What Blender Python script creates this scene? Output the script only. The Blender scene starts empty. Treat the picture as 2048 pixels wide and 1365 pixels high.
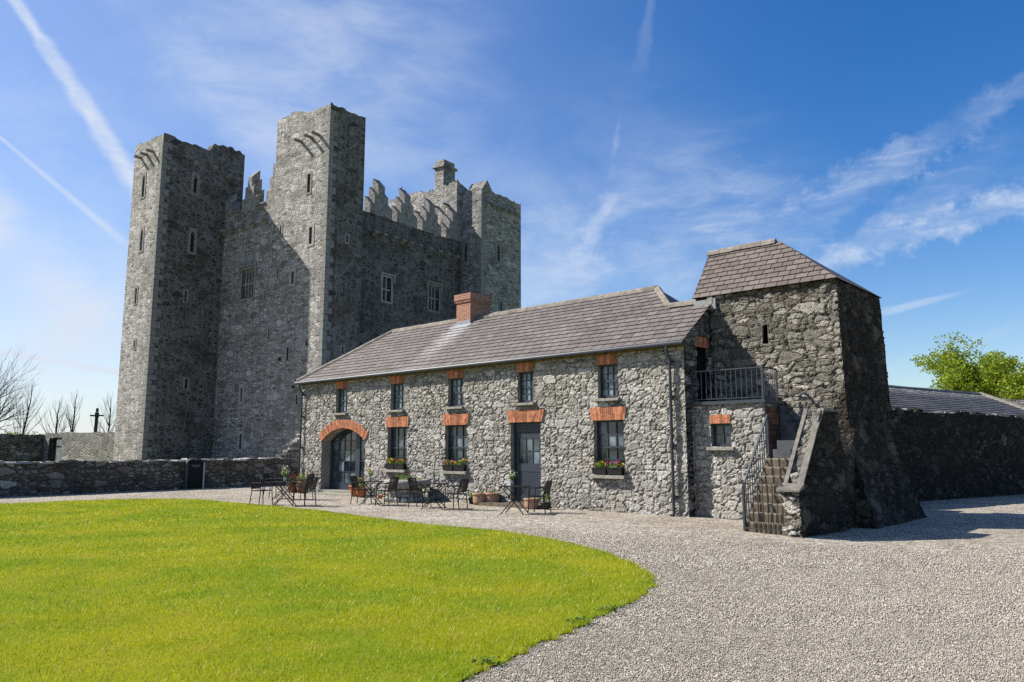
import bpy, bmesh, math, random
import numpy as np
from mathutils import Vector, Matrix

R = math.radians
random.seed(7)
S = bpy.context.scene
COL = S.collection

# ------------------------------------------------------------------ camera
cam = bpy.data.objects.new("camera", bpy.data.cameras.new("camera"))
COL.objects.link(cam)
cam.location = (0, 0, 1.65)
cam.rotation_euler = (R(90 + 8.146), 0, 0)
cam.data.sensor_width = 36
cam.data.lens = 36 * 1530 / 2048
cam.data.clip_start = 0.1
cam.data.clip_end = 3000
S.camera = cam

# ------------------------------------------------------------------ sun, sky, exposure
SUN_D = Vector((0.982, -0.19, -0.92)).normalized()      # the way the light travels
SUN_EL = math.asin(-SUN_D.z)
SUN_AZ = math.atan2(-SUN_D.x, -SUN_D.y)                 # clockwise from +Y
sl = bpy.data.lights.new("sun", 'SUN')
sl.energy = 5.0
sl.angle = R(0.5)
sl.color = (1.0, 0.95, 0.86)
so = bpy.data.objects.new("sun", sl)
COL.objects.link(so)
so.rotation_euler = SUN_D.to_track_quat('-Z', 'Y').to_euler()
so.location = (-30, 10, 40)
S.view_settings.view_transform = 'Standard'
S.view_settings.look = 'None'
S.view_settings.exposure = 0.68
S.view_settings.gamma = 1.0
S.cycles.max_bounces = 6
S.cycles.diffuse_bounces = 1
S.cycles.glossy_bounces = 3
S.cycles.transmission_bounces = 4
S.cycles.caustics_reflective = False
S.cycles.caustics_refractive = False
S.cycles.use_denoising = False


class G:
    """A small wrapper for building node graphs."""
    def __init__(self, tree):
        self.t = tree
        tree.nodes.clear()

    def n(self, typ, ins=None, **props):
        nd = self.t.nodes.new(typ)
        for k, v in props.items():
            setattr(nd, k, v)
        for k, v in (ins or {}).items():
            s = nd.inputs[k]
            if isinstance(v, bpy.types.NodeSocket):
                self.t.links.new(v, s)
            elif hasattr(s.default_value, '__len__') and not isinstance(v, str):
                v = list(v)
                if len(v) == 3 and len(s.default_value) == 4:
                    v = v + [1]
                s.default_value = v
            else:
                s.default_value = v
        return nd

    def m(self, op, a, b=0.0, c=0.0, clamp=False):
        nd = self.n('ShaderNodeMath', {0: a, 1: b, 2: c}, operation=op)
        nd.use_clamp = clamp
        return nd.outputs[0]

    def v(self, op, a, b=(0, 0, 0)):
        nd = self.n('ShaderNodeVectorMath', {0: a, 1: b}, operation=op)
        return nd.outputs['Value'] if op in ('DOT_PRODUCT', 'LENGTH', 'DISTANCE') else nd.outputs[0]

    def scale(self, a, f):
        return self.n('ShaderNodeVectorMath', {0: a, 'Scale': f}, operation='SCALE').outputs[0]

    def mix(self, f, a, b, mode='MIX'):
        nd = self.n('ShaderNodeMix', {0: f, 6: a, 7: b}, data_type='RGBA', blend_type=mode)
        return nd.outputs[2]

    def mixf(self, f, a, b):
        return self.n('ShaderNodeMix', {0: f, 2: a, 3: b}, data_type='FLOAT').outputs[0]

    def ramp(self, f, stops, interp='LINEAR'):
        nd = self.n('ShaderNodeValToRGB', {0: f})
        cr = nd.color_ramp
        cr.interpolation = interp
        while len(cr.elements) < len(stops):
            cr.elements.new(0.5)
        for e, (p, c) in zip(cr.elements, stops):
            e.position = p
            e.color = tuple(c) + (1,) if len(c) == 3 else c
        return nd.outputs[0]

    def rng(self, f, a, b, c=0.0, d=1.0, smooth=True):
        return self.n('ShaderNodeMapRange', {0: f, 1: a, 2: b, 3: c, 4: d}, clamp=True,
                      interpolation_type='SMOOTHSTEP' if smooth else 'LINEAR').outputs[0]

    def noise(self, vec, scale, detail=3, rough=0.55, dims='3D'):
        nd = self.n('ShaderNodeTexNoise', {'Vector': vec, 'Scale': scale, 'Detail': detail, 'Roughness': rough},
                    noise_dimensions=dims)
        return nd.outputs[0], nd.outputs[1]


W = bpy.data.worlds.new("World")
S.world = W
W.use_nodes = True
g = G(W.node_tree)


def sky_dir(az, el):
    a, e = R(az), R(el)
    return Vector((math.sin(a) * math.cos(e), math.cos(a) * math.cos(e), math.sin(e)))


sky = g.n('ShaderNodeTexSky', sky_type='NISHITA', sun_disc=False, sun_elevation=SUN_EL, sun_rotation=SUN_AZ,
          air_density=1.0, dust_density=0.6, ozone_density=2.0, altitude=0)
D = g.n('ShaderNodeTexCoord').outputs['Generated']
D = g.v('NORMALIZE', D)
skyc = g.n('ShaderNodeHueSaturation', {'Hue': 0.51, 'Saturation': 1.42, 'Value': 1.22, 'Color': sky.outputs[0]}).outputs[0]
sx = g.n('ShaderNodeSeparateXYZ', {0: D})
# clouds live on a high flat layer: project the direction on to it
zc = g.m('MAXIMUM', sx.outputs[2], 0.03)
PX = g.m('DIVIDE', sx.outputs[0], zc)
PY = g.m('DIVIDE', sx.outputs[1], zc)
P = g.n('ShaderNodeCombineXYZ', {0: PX, 1: PY, 2: 0.0}).outputs[0]
AZ = g.m('ARCTAN2', sx.outputs[0], sx.outputs[1])
EL = g.m('ARCSINE', sx.outputs[2])
AE = g.n('ShaderNodeCombineXYZ', {0: AZ, 1: EL, 2: 0.0}).outputs[0]
fine, finec = g.noise(AE, 34.0, 6, 0.65)


def aniso(rot, scl, sc, det=7, rough=0.62, seed=0.0):
    v = g.n('ShaderNodeMapping', {0: AE, 'Rotation': (0, 0, R(rot)), 'Scale': (scl, 1, 1), 'Location': (seed, seed * 0.37, 0)}).outputs[0]
    _, wc = g.noise(v, sc * 0.6, 3, 0.5)
    v = g.v('ADD', v, g.scale(g.v('SUBTRACT', wc, (0.5, 0.5, 0.5)), 0.08))
    return g.noise(v, sc, det, rough)[0]


wisp = aniso(-32, 0.30, 22.0)                 # streaks rising to the right
wispl = aniso(48, 0.34, 11.0, seed=3.0)       # streaks falling to the right
soft = aniso(-20, 0.6, 9.0, seed=7.0)
rip = g.n('ShaderNodeTexWave', {'Vector': g.n('ShaderNodeMapping', {0: AE, 'Rotation': (0, 0, R(-48))}).outputs[0],
                                'Scale': 42.0, 'Distortion': 7.0, 'Detail': 3.0, 'Detail Scale': 1.4}, wave_type='BANDS', bands_direction='Y').outputs[1]
cov = None


def add(mask):
    global cov
    cov = mask if cov is None else g.m('ADD', cov, mask)


def streak(a, b, wa, wb, amt, rag=0.5, fa=0.05, fb=0.1, tex=None):
    A, B = sky_dir(*a), sky_dir(*b)
    mvec = A.cross(B).normalized()
    t = (B - A)
    L = t.length
    t.normalize()
    dist = g.v('DOT_PRODUCT', D, mvec)
    al = g.m('DIVIDE', g.m('SUBTRACT', g.v('DOT_PRODUCT', D, t), A.dot(t)), L)
    w = g.m('MULTIPLY_ADD', al, math.radians(wb - wa), math.radians(wa))
    q = g.m('DIVIDE', g.m('ABSOLUTE', dist), g.m('MAXIMUM', w, 0.001))
    q = g.m('ADD', q, g.m('MULTIPLY', g.m('SUBTRACT', fine, 0.5), rag * 2))
    m = g.rng(q, 0.15, 1.0, 1.0, 0.0)
    m = g.m('MULTIPLY', m, g.rng(al, -fa, fa, 0, 1))
    m = g.m('MULTIPLY', m, g.rng(al, 1 - fb, 1 + fb, 1, 0))
    if tex is not None:
        m = g.m('MULTIPLY', m, tex)
    add(g.m('MULTIPLY', m, amt))


def blob(az, el, r, amt, tex):
    dd = g.v('DISTANCE', D, sky_dir(az, el))
    add(g.m('MULTIPLY', g.m('MULTIPLY', g.rng(dd, 0.0, R(r), 1, 0), tex), amt))


fib = aniso(-40, 0.16, 60.0, 5, 0.6, 2.0)
grain = g.rng(fine, 0.3, 0.7, 0.6, 1.0)
streak((-36.5, 28.8), (-26.2, 16.6), 0.42, 1.15, 0.64, 0.7, 0.02, 0.02, g.m('MULTIPLY', grain, g.rng(fib, 0.2, 0.6, 0.6, 1.0)))
streak((-36, 19.8), (-26.5, 13.0), 0.16, 0.42, 0.34, 0.45, 0.02, 0.4, grain)
streak((-38, 6.7), (-24, 4.6), 0.2, 0.3, 0.85, 0.3)
wt = g.rng(wisp, 0.36, 0.68)
ws = g.rng(soft, 0.30, 0.72)
wl = g.rng(wispl, 0.28, 0.72)
streak((-30, 31), (-15, 18), 2.4, 3.6, 0.20, 0.8, 0.1, 0.6, wl)
streak((11.4, 33), (10.2, 28), 0.35, 0.7, 0.10, 1.0, 0.4, 0.4)
streak((8.4, 24), (7.6, 20), 0.2, 0.4, 0.14, 1.6, 0.4, 0.4, wt)
streak((7.6, 18.4), (5.2, 14.0), 0.9, 1.3, 0.42, 1.5, 0.4, 0.4, wt)
rt = g.m('MULTIPLY', wt, g.rng(fib, 0.25, 0.7, 0.45, 1.0))
rt = g.m('MULTIPLY', rt, g.m('MULTIPLY_ADD', rip, 0.12, 0.88))
streak((20.5, 15.6), (34.0, 21.6), 2.6, 1.3, 0.62, 1.3, 0.4, 0.45, g.m('MULTIPLY_ADD', rt, 0.8, 0.15))
streak((22.5, 12.8), (32.5, 17.6), 1.0, 2.6, 0.62, 1.4, 0.3, 0.4, g.m('MULTIPLY_ADD', rt, 0.8, 0.15))
streak((24.0, 13.2), (38.5, 16.4), 1.3, 1.3, 0.66, 1.4, 0.35, 0.2, g.m('MULTIPLY_ADD', wt, 0.8, 0.2))
streak((26.0, 9.2), (30.2, 10.0), 0.4, 0.25, 0.5, 0.8, 0.3, 0.5, grain)
streak((27, 5.6), (40, 9.6), 0.7, 0.9, 0.30, 0.9, 0.4, 0.3, ws)
blob(15, 15.5, 11, 0.52, g.m('MULTIPLY_ADD', rt, 0.85, 0.15))
blob(6, 14, 10, 0.55, ws)
blob(9, 22, 9, 0.16, wl)
blob(-30, 7.5, 5, 0.35, ws)
blob(-14, 27, 17, 0.50, g.m('MULTIPLY', wl, g.rng(soft, 0.2, 0.6, 0.4, 1)))
blob(-3, 14, 15, 0.30, ws)
blob(-36, 14.3, 3.6, 0.6, g.rng(soft, 0.35, 0.6))
blob(-29.5, 11, 6, 0.42, ws)
blob(-33, 18, 12, 0.22, ws)
haze_low = g.m('MULTIPLY', g.rng(sx.outputs[2], 0.0, 0.34, 1, 0), g.rng(sx.outputs[0], -0.75, 0.6, 1.0, 0.22))
add(g.m('MULTIPLY', haze_low, 0.5))
add(g.m('MULTIPLY', g.rng(sx.outputs[0], -0.75, 0.45, 0.26, 0.0), 1.0))
cov = g.m('MINIMUM', cov, 0.95)
cloudc = (5.6, 6.2, 7.2)
final = g.mix(cov, skyc, cloudc)
bg = g.n('ShaderNodeBackground', {'Color': final, 'Strength': 0.08})
g.t.links.new(bg.outputs[0], g.n('ShaderNodeOutputWorld').inputs[0])


# ------------------------------------------------------------------ materials
def mat(name):
    m = bpy.data.materials.new(name)
    m.use_nodes = True
    return m, G(m.node_tree)


def finish(m, gg, color, rough=0.8, spec=0.3, metal=0.0, height=None, disp=0.0, mode='BUMP', normal=None, **extra):
    ins = {'Base Color': color, 'Roughness': rough, 'Metallic': metal, 'Specular IOR Level': spec}
    if normal is not None:
        ins['Normal'] = normal
    ins.update(extra)
    b = gg.n('ShaderNodeBsdfPrincipled', ins)
    o = gg.n('ShaderNodeOutputMaterial')
    gg.t.links.new(b.outputs[0], o.inputs[0])
    if height is not None:
        d = gg.n('ShaderNodeDisplacement', {'Height': height, 'Midlevel': 0.5, 'Scale': disp})
        gg.t.links.new(d.outputs[0], o.inputs['Displacement'])
        m.displacement_method = mode
    return m


def stone(name, cw, ch, stops, mortar, mw=0.03, disp=0.05, mode='BUMP', big=0.3, k=2.1, stain=(0.05, 0.05, 0.045),
          stain_amt=0.5, lichen=0.0, warp=0.10, rnd=0.85, streaks=0.0, fineamt=0.35):
    m, q = mat(name)
    uv = q.n('ShaderNodeTexCoord').outputs['UV']
    _, nc = q.noise(uv, 2.2, 3, 0.55)
    w = q.scale(q.v('SUBTRACT', nc, (0.5, 0.5, 0.5)), warp * 2)
    uvw = q.v('ADD', uv, w)

    def vor(sx_, sy_, off):
        mp = q.n('ShaderNodeMapping', {0: uvw, 'Scale': (1 / sx_, 1 / sy_, 1), 'Location': (off, off * 1.7, 0)}).outputs[0]
        c = q.n('ShaderNodeTexVoronoi', {'Vector': mp, 'Scale': 1.0, 'Randomness': rnd}, voronoi_dimensions='2D')
        e = q.n('ShaderNodeTexVoronoi', {'Vector': mp, 'Scale': 1.0, 'Randomness': rnd}, voronoi_dimensions='2D',
                feature='DISTANCE_TO_EDGE')
        s = q.n('ShaderNodeSeparateColor', {0: c.outputs['Color']})
        return q.m('MULTIPLY', e.outputs[0], sy_ * 1.15), s
    e1, c1 = vor(cw, ch, 0)
    e2, c2 = vor(cw * k, ch * k, 3.3)
    mask = q.m('LESS_THAN', c2.outputs[0], big)
    e = q.mixf(mask, q.m('MINIMUM', e1, e2), e2)
    r1 = q.mixf(mask, c1.outputs[0], c2.outputs[1])
    r2 = q.mixf(mask, c1.outputs[1], c2.outputs[2])
    f1, _ = q.noise(uv, 26, 5, 0.65)
    f2, _ = q.noise(uv, 9, 4, 0.65)
    f3, _ = q.noise(uv, 0.55, 4, 0.6)
    e = q.m('ADD', e, q.m('MULTIPLY', q.m('SUBTRACT', f2, 0.5), mw * 0.9))
    body = q.rng(e, 0.0, mw, 0, 1)
    col = q.ramp(r1, stops)
    col = q.mix(1.0, col, q.ramp(f1, [(0.28, (0.45, 0.45, 0.45)), (0.5, (0.95, 0.95, 0.95)), (0.72, (1.4, 1.4, 1.38))]), 'MULTIPLY')
    col = q.mix(1.0, col, q.ramp(f2, [(0.3, (0.72, 0.72, 0.72)), (0.7, (1.22, 1.22, 1.2))]), 'MULTIPLY')
    mc = q.mix(1.0, mortar, q.ramp(f1, [(0.3, (0.7, 0.7, 0.7)), (0.7, (1.2, 1.2, 1.2))]), 'MULTIPLY')
    col = q.mix(body, mc, col)
    st = q.rng(f3, 0.46, 0.68, 0, stain_amt)
    col = q.mix(st, col, stain)
    if lichen:
        l1, _ = q.noise(uv, 3.1, 6, 0.7)
        col = q.mix(q.rng(l1, 0.58, 0.66, 0, lichen), col, (0.46, 0.46, 0.43))
    if streaks:
        s1, _ = q.noise(q.n('ShaderNodeMapping', {0: uv, 'Scale': (2.6, 0.16, 1)}).outputs[0], 1.0, 5, 0.6)
        col = q.mix(q.rng(s1, 0.5, 0.68, 0, streaks), col, (0.03, 0.028, 0.022))
    top = q.m('MULTIPLY', q.m('POWER', body, 0.6), q.m('MULTIPLY_ADD', r2, 0.5, 0.5))
    h = q.m('MULTIPLY_ADD', q.m('SUBTRACT', f2, 0.5), fineamt, q.m('MULTIPLY', top, 0.75))
    h = q.m('MULTIPLY_ADD', q.m('SUBTRACT', f1, 0.5), fineamt * 0.9, h)
    return finish(m, q, col, 0.92, 0.15, height=h, disp=disp, mode=mode)


M = {}
M['castle'] = stone('castle_stone', 0.38, 0.17, [(0, (0.165, 0.157, 0.149)), (0.3, (0.35, 0.333, 0.316)), (0.7, (0.45, 0.428, 0.405)), (1, (0.59, 0.562, 0.527))],
                    (0.36, 0.34, 0.318), 0.03, 0.17, big=0.15, rnd=0.78, fineamt=0.6, stain=(0.13, 0.12, 0.10), stain_amt=0.5, lichen=0.25, streaks=0.25)
M['castle_dark'] = stone('castle_rough_shaded_stone', 0.42, 0.2, [(0, (0.05, 0.049, 0.047)), (0.4, (0.085, 0.083, 0.078)), (0.75, (0.15, 0.145, 0.135)), (1, (0.23, 0.22, 0.205))],
                         (0.22, 0.21, 0.19), 0.055, 0.10, big=0.12, k=1.7, stain=(0.068, 0.055, 0.04), stain_amt=0.75, lichen=0.12, streaks=0.35)  # rough stone, also darkened in colour for the faces in shade
M['house'] = stone('house_rubble', 0.23, 0.115, [(0, (0.18, 0.17, 0.155)), (0.25, (0.30, 0.288, 0.268)), (0.65, (0.40, 0.385, 0.36)), (1, (0.52, 0.50, 0.465))],
                   (0.33, 0.308, 0.268), 0.022, 0.056, 'BOTH', big=0.22, k=1.8, stain=(0.24, 0.215, 0.175), stain_amt=0.4, lichen=0.12, fineamt=0.85, warp=0.07, rnd=0.76)
M['tower'] = stone('tower_rubble', 0.36, 0.16, [(0, (0.13, 0.12, 0.105)), (0.35, (0.27, 0.253, 0.222)), (0.75, (0.41, 0.387, 0.342)), (1, (0.56, 0.53, 0.475))],
                   (0.20, 0.185, 0.156), 0.035, 0.17, 'BOTH', big=0.22, k=1.8, stain=(0.08, 0.07, 0.055), stain_amt=0.55, lichen=0.12, fineamt=0.9, rnd=0.74, warp=0.09)
M['tower_side'] = stone('tower_weathered_shaded', 0.34, 0.19, [(0, (0.024, 0.02, 0.014)), (0.5, (0.06, 0.05, 0.036)), (1, (0.14, 0.12, 0.09))],
                        (0.055, 0.046, 0.033), 0.04, 0.11, 'BOTH', big=0.2, k=1.8, rnd=0.76, stain=(0.03, 0.026, 0.02), stain_amt=0.7, lichen=0.12, streaks=0.8, fineamt=0.7)  # weathered stone, its colour darkened further for the sides in shade
M['wall'] = stone('field_wall_rubble', 0.28, 0.14, [(0, (0.085, 0.075, 0.06)), (0.4, (0.19, 0.168, 0.14)), (0.8, (0.30, 0.268, 0.225)), (1, (0.42, 0.385, 0.34))],
                  (0.10, 0.086, 0.068), 0.035, 0.08, 'BOTH', big=0.25, k=1.9, stain=(0.09, 0.072, 0.045), stain_amt=0.5, lichen=0.2, fineamt=0.7, rnd=0.76)
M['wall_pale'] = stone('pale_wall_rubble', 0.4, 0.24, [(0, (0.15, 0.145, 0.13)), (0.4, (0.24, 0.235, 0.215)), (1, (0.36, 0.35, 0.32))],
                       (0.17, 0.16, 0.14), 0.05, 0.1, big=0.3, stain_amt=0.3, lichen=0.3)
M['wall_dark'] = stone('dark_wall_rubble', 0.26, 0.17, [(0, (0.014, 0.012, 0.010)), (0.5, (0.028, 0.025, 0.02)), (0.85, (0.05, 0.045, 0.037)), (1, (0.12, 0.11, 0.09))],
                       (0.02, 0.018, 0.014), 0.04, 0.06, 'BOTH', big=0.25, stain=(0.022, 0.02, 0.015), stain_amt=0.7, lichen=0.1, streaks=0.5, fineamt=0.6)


def simple(name, col, rough=0.6, spec=0.4, metal=0.0, var=0.25, scale=9, bump=0.0, coord='Object', island=0.0, **extra):
    m, q = mat(name)
    co = q.n('ShaderNodeTexCoord').outputs[coord]
    f, _ = q.noise(co, scale, 5, 0.6)
    c = q.mix(1.0, col, q.ramp(f, [(0.3, (1 - var,) * 3), (0.7, (1 + var,) * 3)]), 'MULTIPLY')
    if island:
        rp = q.n('ShaderNodeNewGeometry').outputs['Random Per Island']
        c = q.mix(1.0, c, q.ramp(rp, [(0, (1 - island,) * 3), (1, (1 + island,) * 3)]), 'MULTIPLY')
    if bump:
        return finish(m, q, c, rough, spec, metal, height=f, disp=bump, **extra)
    return finish(m, q, c, rough, spec, metal, **extra)


M['dressed'] = simple('dressed_limestone', (0.21, 0.206, 0.19), 0.85, 0.2, var=0.35, scale=5, bump=0.02)
M['dressed_pale'] = simple('pale_limestone', (0.28, 0.278, 0.265), 0.85, 0.2, var=0.3, scale=5, bump=0.008)
M['sill'] = simple('stone_sill', (0.27, 0.255, 0.215), 0.9, 0.2, var=0.35, scale=9, bump=0.01)
M['concrete'] = simple('worn_concrete', (0.165, 0.15, 0.13), 0.9, 0.2, var=0.35, scale=7, bump=0.01)
M['step'] = simple('brown_step_stone', (0.125, 0.10, 0.073), 0.9, 0.2, var=0.4, scale=6, bump=0.01)
M['tread'] = simple('pale_tread_edge', (0.25, 0.215, 0.17), 0.9, 0.2, var=0.3, scale=6, bump=0.01)  # paler slab along the top of each step
M['shade_step'] = simple('shaded_grey_step', (0.085, 0.088, 0.095), 0.9, 0.2, var=0.3, scale=6, bump=0.01)  # grey cement, its colour darkened because these upper steps lie in shade
M['plaster'] = simple('reveal_plaster', (0.27, 0.25, 0.215), 0.9, 0.15, var=0.3, scale=4, bump=0.01)
M['dark'] = simple('dark_interior', (0.012, 0.012, 0.013), 0.9, 0.1)
M['metal'] = simple('painted_iron', (0.035, 0.042, 0.055), 0.42, 0.5, var=0.2)
M['black'] = simple('black_metal', (0.010, 0.010, 0.011), 0.5, 0.35, var=0.2)
M['pipe'] = simple('cast_iron_pipe', (0.03, 0.034, 0.042), 0.38, 0.5, var=0.2)
M['paint'] = simple('slate_blue_paint', (0.026, 0.035, 0.048), 0.45, 0.45, var=0.15)
M['lead'] = simple('lead_flashing', (0.25, 0.26, 0.28), 0.55, 0.4, var=0.25)
M['ridge'] = simple('ridge_tile_clay', (0.19, 0.165, 0.14), 0.85, 0.2, var=0.35, scale=6, bump=0.01, island=0.25)
M['fascia'] = simple('mossy_fascia', (0.16, 0.13, 0.03), 0.9, 0.2, var=0.5, scale=6)
M['terra'] = simple('terracotta', (0.34, 0.125, 0.055), 0.8, 0.25, var=0.25, bump=0.004)
M['terra_pale'] = simple('pale_terracotta', (0.36, 0.22, 0.145), 0.85, 0.2, var=0.35, scale=14, bump=0.02)
M['glazed'] = simple('brown_glazed_pot', (0.17, 0.07, 0.03), 0.4, 0.5, var=0.3)
M['plastic'] = simple('black_planter', (0.014, 0.014, 0.015), 0.5, 0.4)
M['wood'] = simple('weathered_wood', (0.05, 0.045, 0.04), 0.85, 0.2, var=0.4, scale=5)
M['doorwood'] = simple('grey_door_boards', (0.22, 0.24, 0.25), 0.8, 0.2, var=0.3, scale=4)
M['soil'] = simple('dark_soil', (0.10, 0.075, 0.05), 0.95, 0.1, var=0.5, scale=20, bump=0.02)
M['brick'] = simple('orange_brick', (0.38, 0.152, 0.08), 0.85, 0.2, var=0.4, scale=14, bump=0.008, island=0.4)
M['brick_dark'] = simple('dark_brown_brick', (0.15, 0.075, 0.045), 0.9, 0.2, var=0.4, scale=14, bump=0.008, island=0.35)
M['mortar'] = simple('pale_mortar', (0.36, 0.29, 0.22), 0.95, 0.1, var=0.2, scale=14)
M['feather'] = simple('black_feathers', (0.012, 0.012, 0.014), 0.5, 0.4)
M['vase'] = simple('clear_vase_glass', (0.5, 0.53, 0.53), 0.08, 0.5, var=0.05, **{'Transmission Weight': 0.7})


def slate(name, a, b, streak_x=None):
    m, q = mat(name)
    tc = q.n('ShaderNodeTexCoord')
    uv = tc.outputs['UV']
    rp = q.n('ShaderNodeNewGeometry').outputs['Random Per Island']
    f, _ = q.noise(uv, 8, 5, 0.65)
    f2, _ = q.noise(uv, 0.8, 4, 0.6)
    c = q.mix(rp, a, b)
    c = q.mix(1.0, c, q.ramp(q.m('FRACT', q.m('MULTIPLY', rp, 7.31)), [(0, (0.88,) * 3), (1, (1.1,) * 3)]), 'MULTIPLY')
    c = q.mix(1.0, c, q.ramp(f, [(0.3, (0.8, 0.8, 0.8)), (0.72, (1.18, 1.18, 1.18))]), 'MULTIPLY')
    c = q.mix(q.rng(f2, 0.5, 0.7, 0, 0.25), c, (0.24, 0.21, 0.185))
    f3, _ = q.noise(uv, 2.6, 5, 0.7)
    c = q.mix(q.rng(f3, 0.6, 0.75, 0, 0.5), c, (0.09, 0.075, 0.05))
    if streak_x is not None:
        s = q.n('ShaderNodeSeparateXYZ', {0: uv})
        n1, _ = q.noise(uv, 3, 4, 0.6)
        dx = q.m('ABSOLUTE', q.m('SUBTRACT', q.m('ADD', s.outputs[0], q.m('MULTIPLY', n1, 0.5)), streak_x + 0.25))
        lime = q.m('MULTIPLY', q.rng(dx, 0.12, 0.85, 1, 0), q.rng(s.outputs[1], 5.3, 8.2, 0.15, 1.0))
        lime = q.m('MULTIPLY', lime, q.rng(n1, 0.25, 0.6, 0.35, 1.0))
        c = q.mix(q.m('MULTIPLY', lime, 0.6), c, (0.52, 0.50, 0.50))
    return finish(m, q, c, 0.62, 0.35, height=f, disp=0.006)


M['slate'] = slate('purple_grey_slate', (0.122, 0.103, 0.094), (0.172, 0.147, 0.134), streak_x=0.75)
M['slate_tower'] = slate('brown_grey_slate', (0.105, 0.082, 0.072), (0.16, 0.128, 0.113))
M['slate_shed'] = slate('dark_grey_slate', (0.06, 0.058, 0.058), (0.105, 0.10, 0.098))
M['slate_castle'] = slate('castle_roof_slate', (0.075, 0.052, 0.045), (0.11, 0.075, 0.065))


def glassmat(name, stops):
    m, q = mat(name)
    rp = q.n('ShaderNodeNewGeometry').outputs['Random Per Island']
    uv = q.n('ShaderNodeTexCoord').outputs['Object']
    f, _ = q.noise(uv, 2.5, 4, 0.6)
    c = q.ramp(rp, stops)
    c = q.mix(1.0, c, q.ramp(f, [(0.35, (0.35,) * 3), (0.65, (1.4,) * 3)]), 'MULTIPLY')
    nb = q.n('ShaderNodeBump', {'Strength': 0.06, 'Height': f}).outputs[0]
    return finish(m, q, c, 0.04, 0.6, normal=nb)


M['glass'] = glassmat('window_glass', [(0, (0.012, 0.018, 0.022)), (0.4, (0.035, 0.05, 0.06)), (0.75, (0.08, 0.105, 0.12)), (1, (0.17, 0.205, 0.225))])
M['glass_sky'] = glassmat('sky_tinted_glass', [(0, (0.04, 0.055, 0.07)), (0.4, (0.13, 0.16, 0.19)), (0.8, (0.26, 0.31, 0.35)), (1, (0.38, 0.44, 0.48))])  # pane colours lightened to stand for reflected sky in the upper windows


def brick_uv():
    m, q = mat('red_chimney_brick')
    uv = q.n('ShaderNodeTexCoord').outputs['UV']
    b = q.n('ShaderNodeTexBrick', {'Vector': uv, 'Color1': (0.38, 0.15, 0.09, 1), 'Color2': (0.24, 0.09, 0.055, 1), 'Mortar': (0.42, 0.33, 0.26, 1),
                                   'Scale': 1.0, 'Mortar Size': 0.011, 'Brick Width': 0.225, 'Row Height': 0.075, 'Bias': 0.0, 'Mortar Smooth': 0.2})
    f, _ = q.noise(uv, 20, 4, 0.6)
    c = q.mix(1.0, b.outputs[0], q.ramp(f, [(0.3, (0.7,) * 3), (0.7, (1.25,) * 3)]), 'MULTIPLY')
    h = q.m('MULTIPLY_ADD', b.outputs[1], -1.0, q.m('MULTIPLY', f, 0.3))
    return finish(m, q, c, 0.85, 0.2, height=h, disp=0.012)


M['brick_uv'] = brick_uv()


def gravelmat():
    m, q = mat('limestone_gravel')
    co = q.n('ShaderNodeTexCoord').outputs['Object']
    v1 = q.n('ShaderNodeTexVoronoi', {'Vector': co, 'Scale': 46.0}, voronoi_dimensions='2D')
    e1 = q.n('ShaderNodeTexVoronoi', {'Vector': co, 'Scale': 46.0}, voronoi_dimensions='2D', feature='DISTANCE_TO_EDGE')
    v2 = q.n('ShaderNodeTexVoronoi', {'Vector': co, 'Scale': 17.0}, voronoi_dimensions='2D')
    r1 = q.n('ShaderNodeSeparateColor', {0: v1.outputs['Color']})
    r2 = q.n('ShaderNodeSeparateColor', {0: v2.outputs['Color']})
    f, _ = q.noise(co, 0.35, 5, 0.6)
    f2, _ = q.noise(co, 2.2, 5, 0.65)
    c = q.ramp(r1.outputs[0], [(0, (0.16, 0.138, 0.108)), (0.3, (0.32, 0.284, 0.232)), (0.65, (0.45, 0.402, 0.332)), (1, (0.62, 0.56, 0.472))])
    c = q.mix(1.0, c, q.ramp(r2.outputs[1], [(0, (0.60,) * 3), (0.5, (1.0,) * 3), (1, (1.35,) * 3)]), 'MULTIPLY')
    c = q.mix(1.0, c, q.ramp(f2, [(0.3, (0.78, 0.77, 0.75)), (0.7, (1.16, 1.16, 1.16))]), 'MULTIPLY')
    c = q.mix(1.0, c, q.ramp(f, [(0.35, (0.84, 0.82, 0.78)), (0.65, (1.1, 1.1, 1.1))]), 'MULTIPLY')
    tr = q.noise(q.n('ShaderNodeMapping', {0: co, 'Rotation': (0, 0, R(-28)), 'Scale': (0.12, 1.0, 1)}).outputs[0], 1.1, 4, 0.55)[0]
    c = q.mix(q.rng(tr, 0.52, 0.7, 0, 0.35), c, (0.30, 0.265, 0.215))
    h = q.m('MULTIPLY', q.m('MULTIPLY', q.rng(e1.outputs[0], 0, 0.35), 1.0), q.m('MULTIPLY_ADD', r1.outputs[1], 0.7, 0.3))
    h = q.m('MULTIPLY_ADD', r2.outputs[2], 0.6, h)
    return finish(m, q, c, 0.9, 0.2, height=h, disp=0.014)


M['gravel'] = gravelmat()


def pebblemat():
    m, q = mat('limestone_pebbles')
    rp = q.n('ShaderNodeNewGeometry').outputs['Random Per Island']
    c = q.ramp(rp, [(0, (0.19, 0.165, 0.13)), (0.4, (0.34, 0.302, 0.248)), (0.8, (0.46, 0.412, 0.343)), (1, (0.62, 0.562, 0.478))])
    return finish(m, q, c, 0.85, 0.25)


M['pebble'] = pebblemat()


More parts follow.
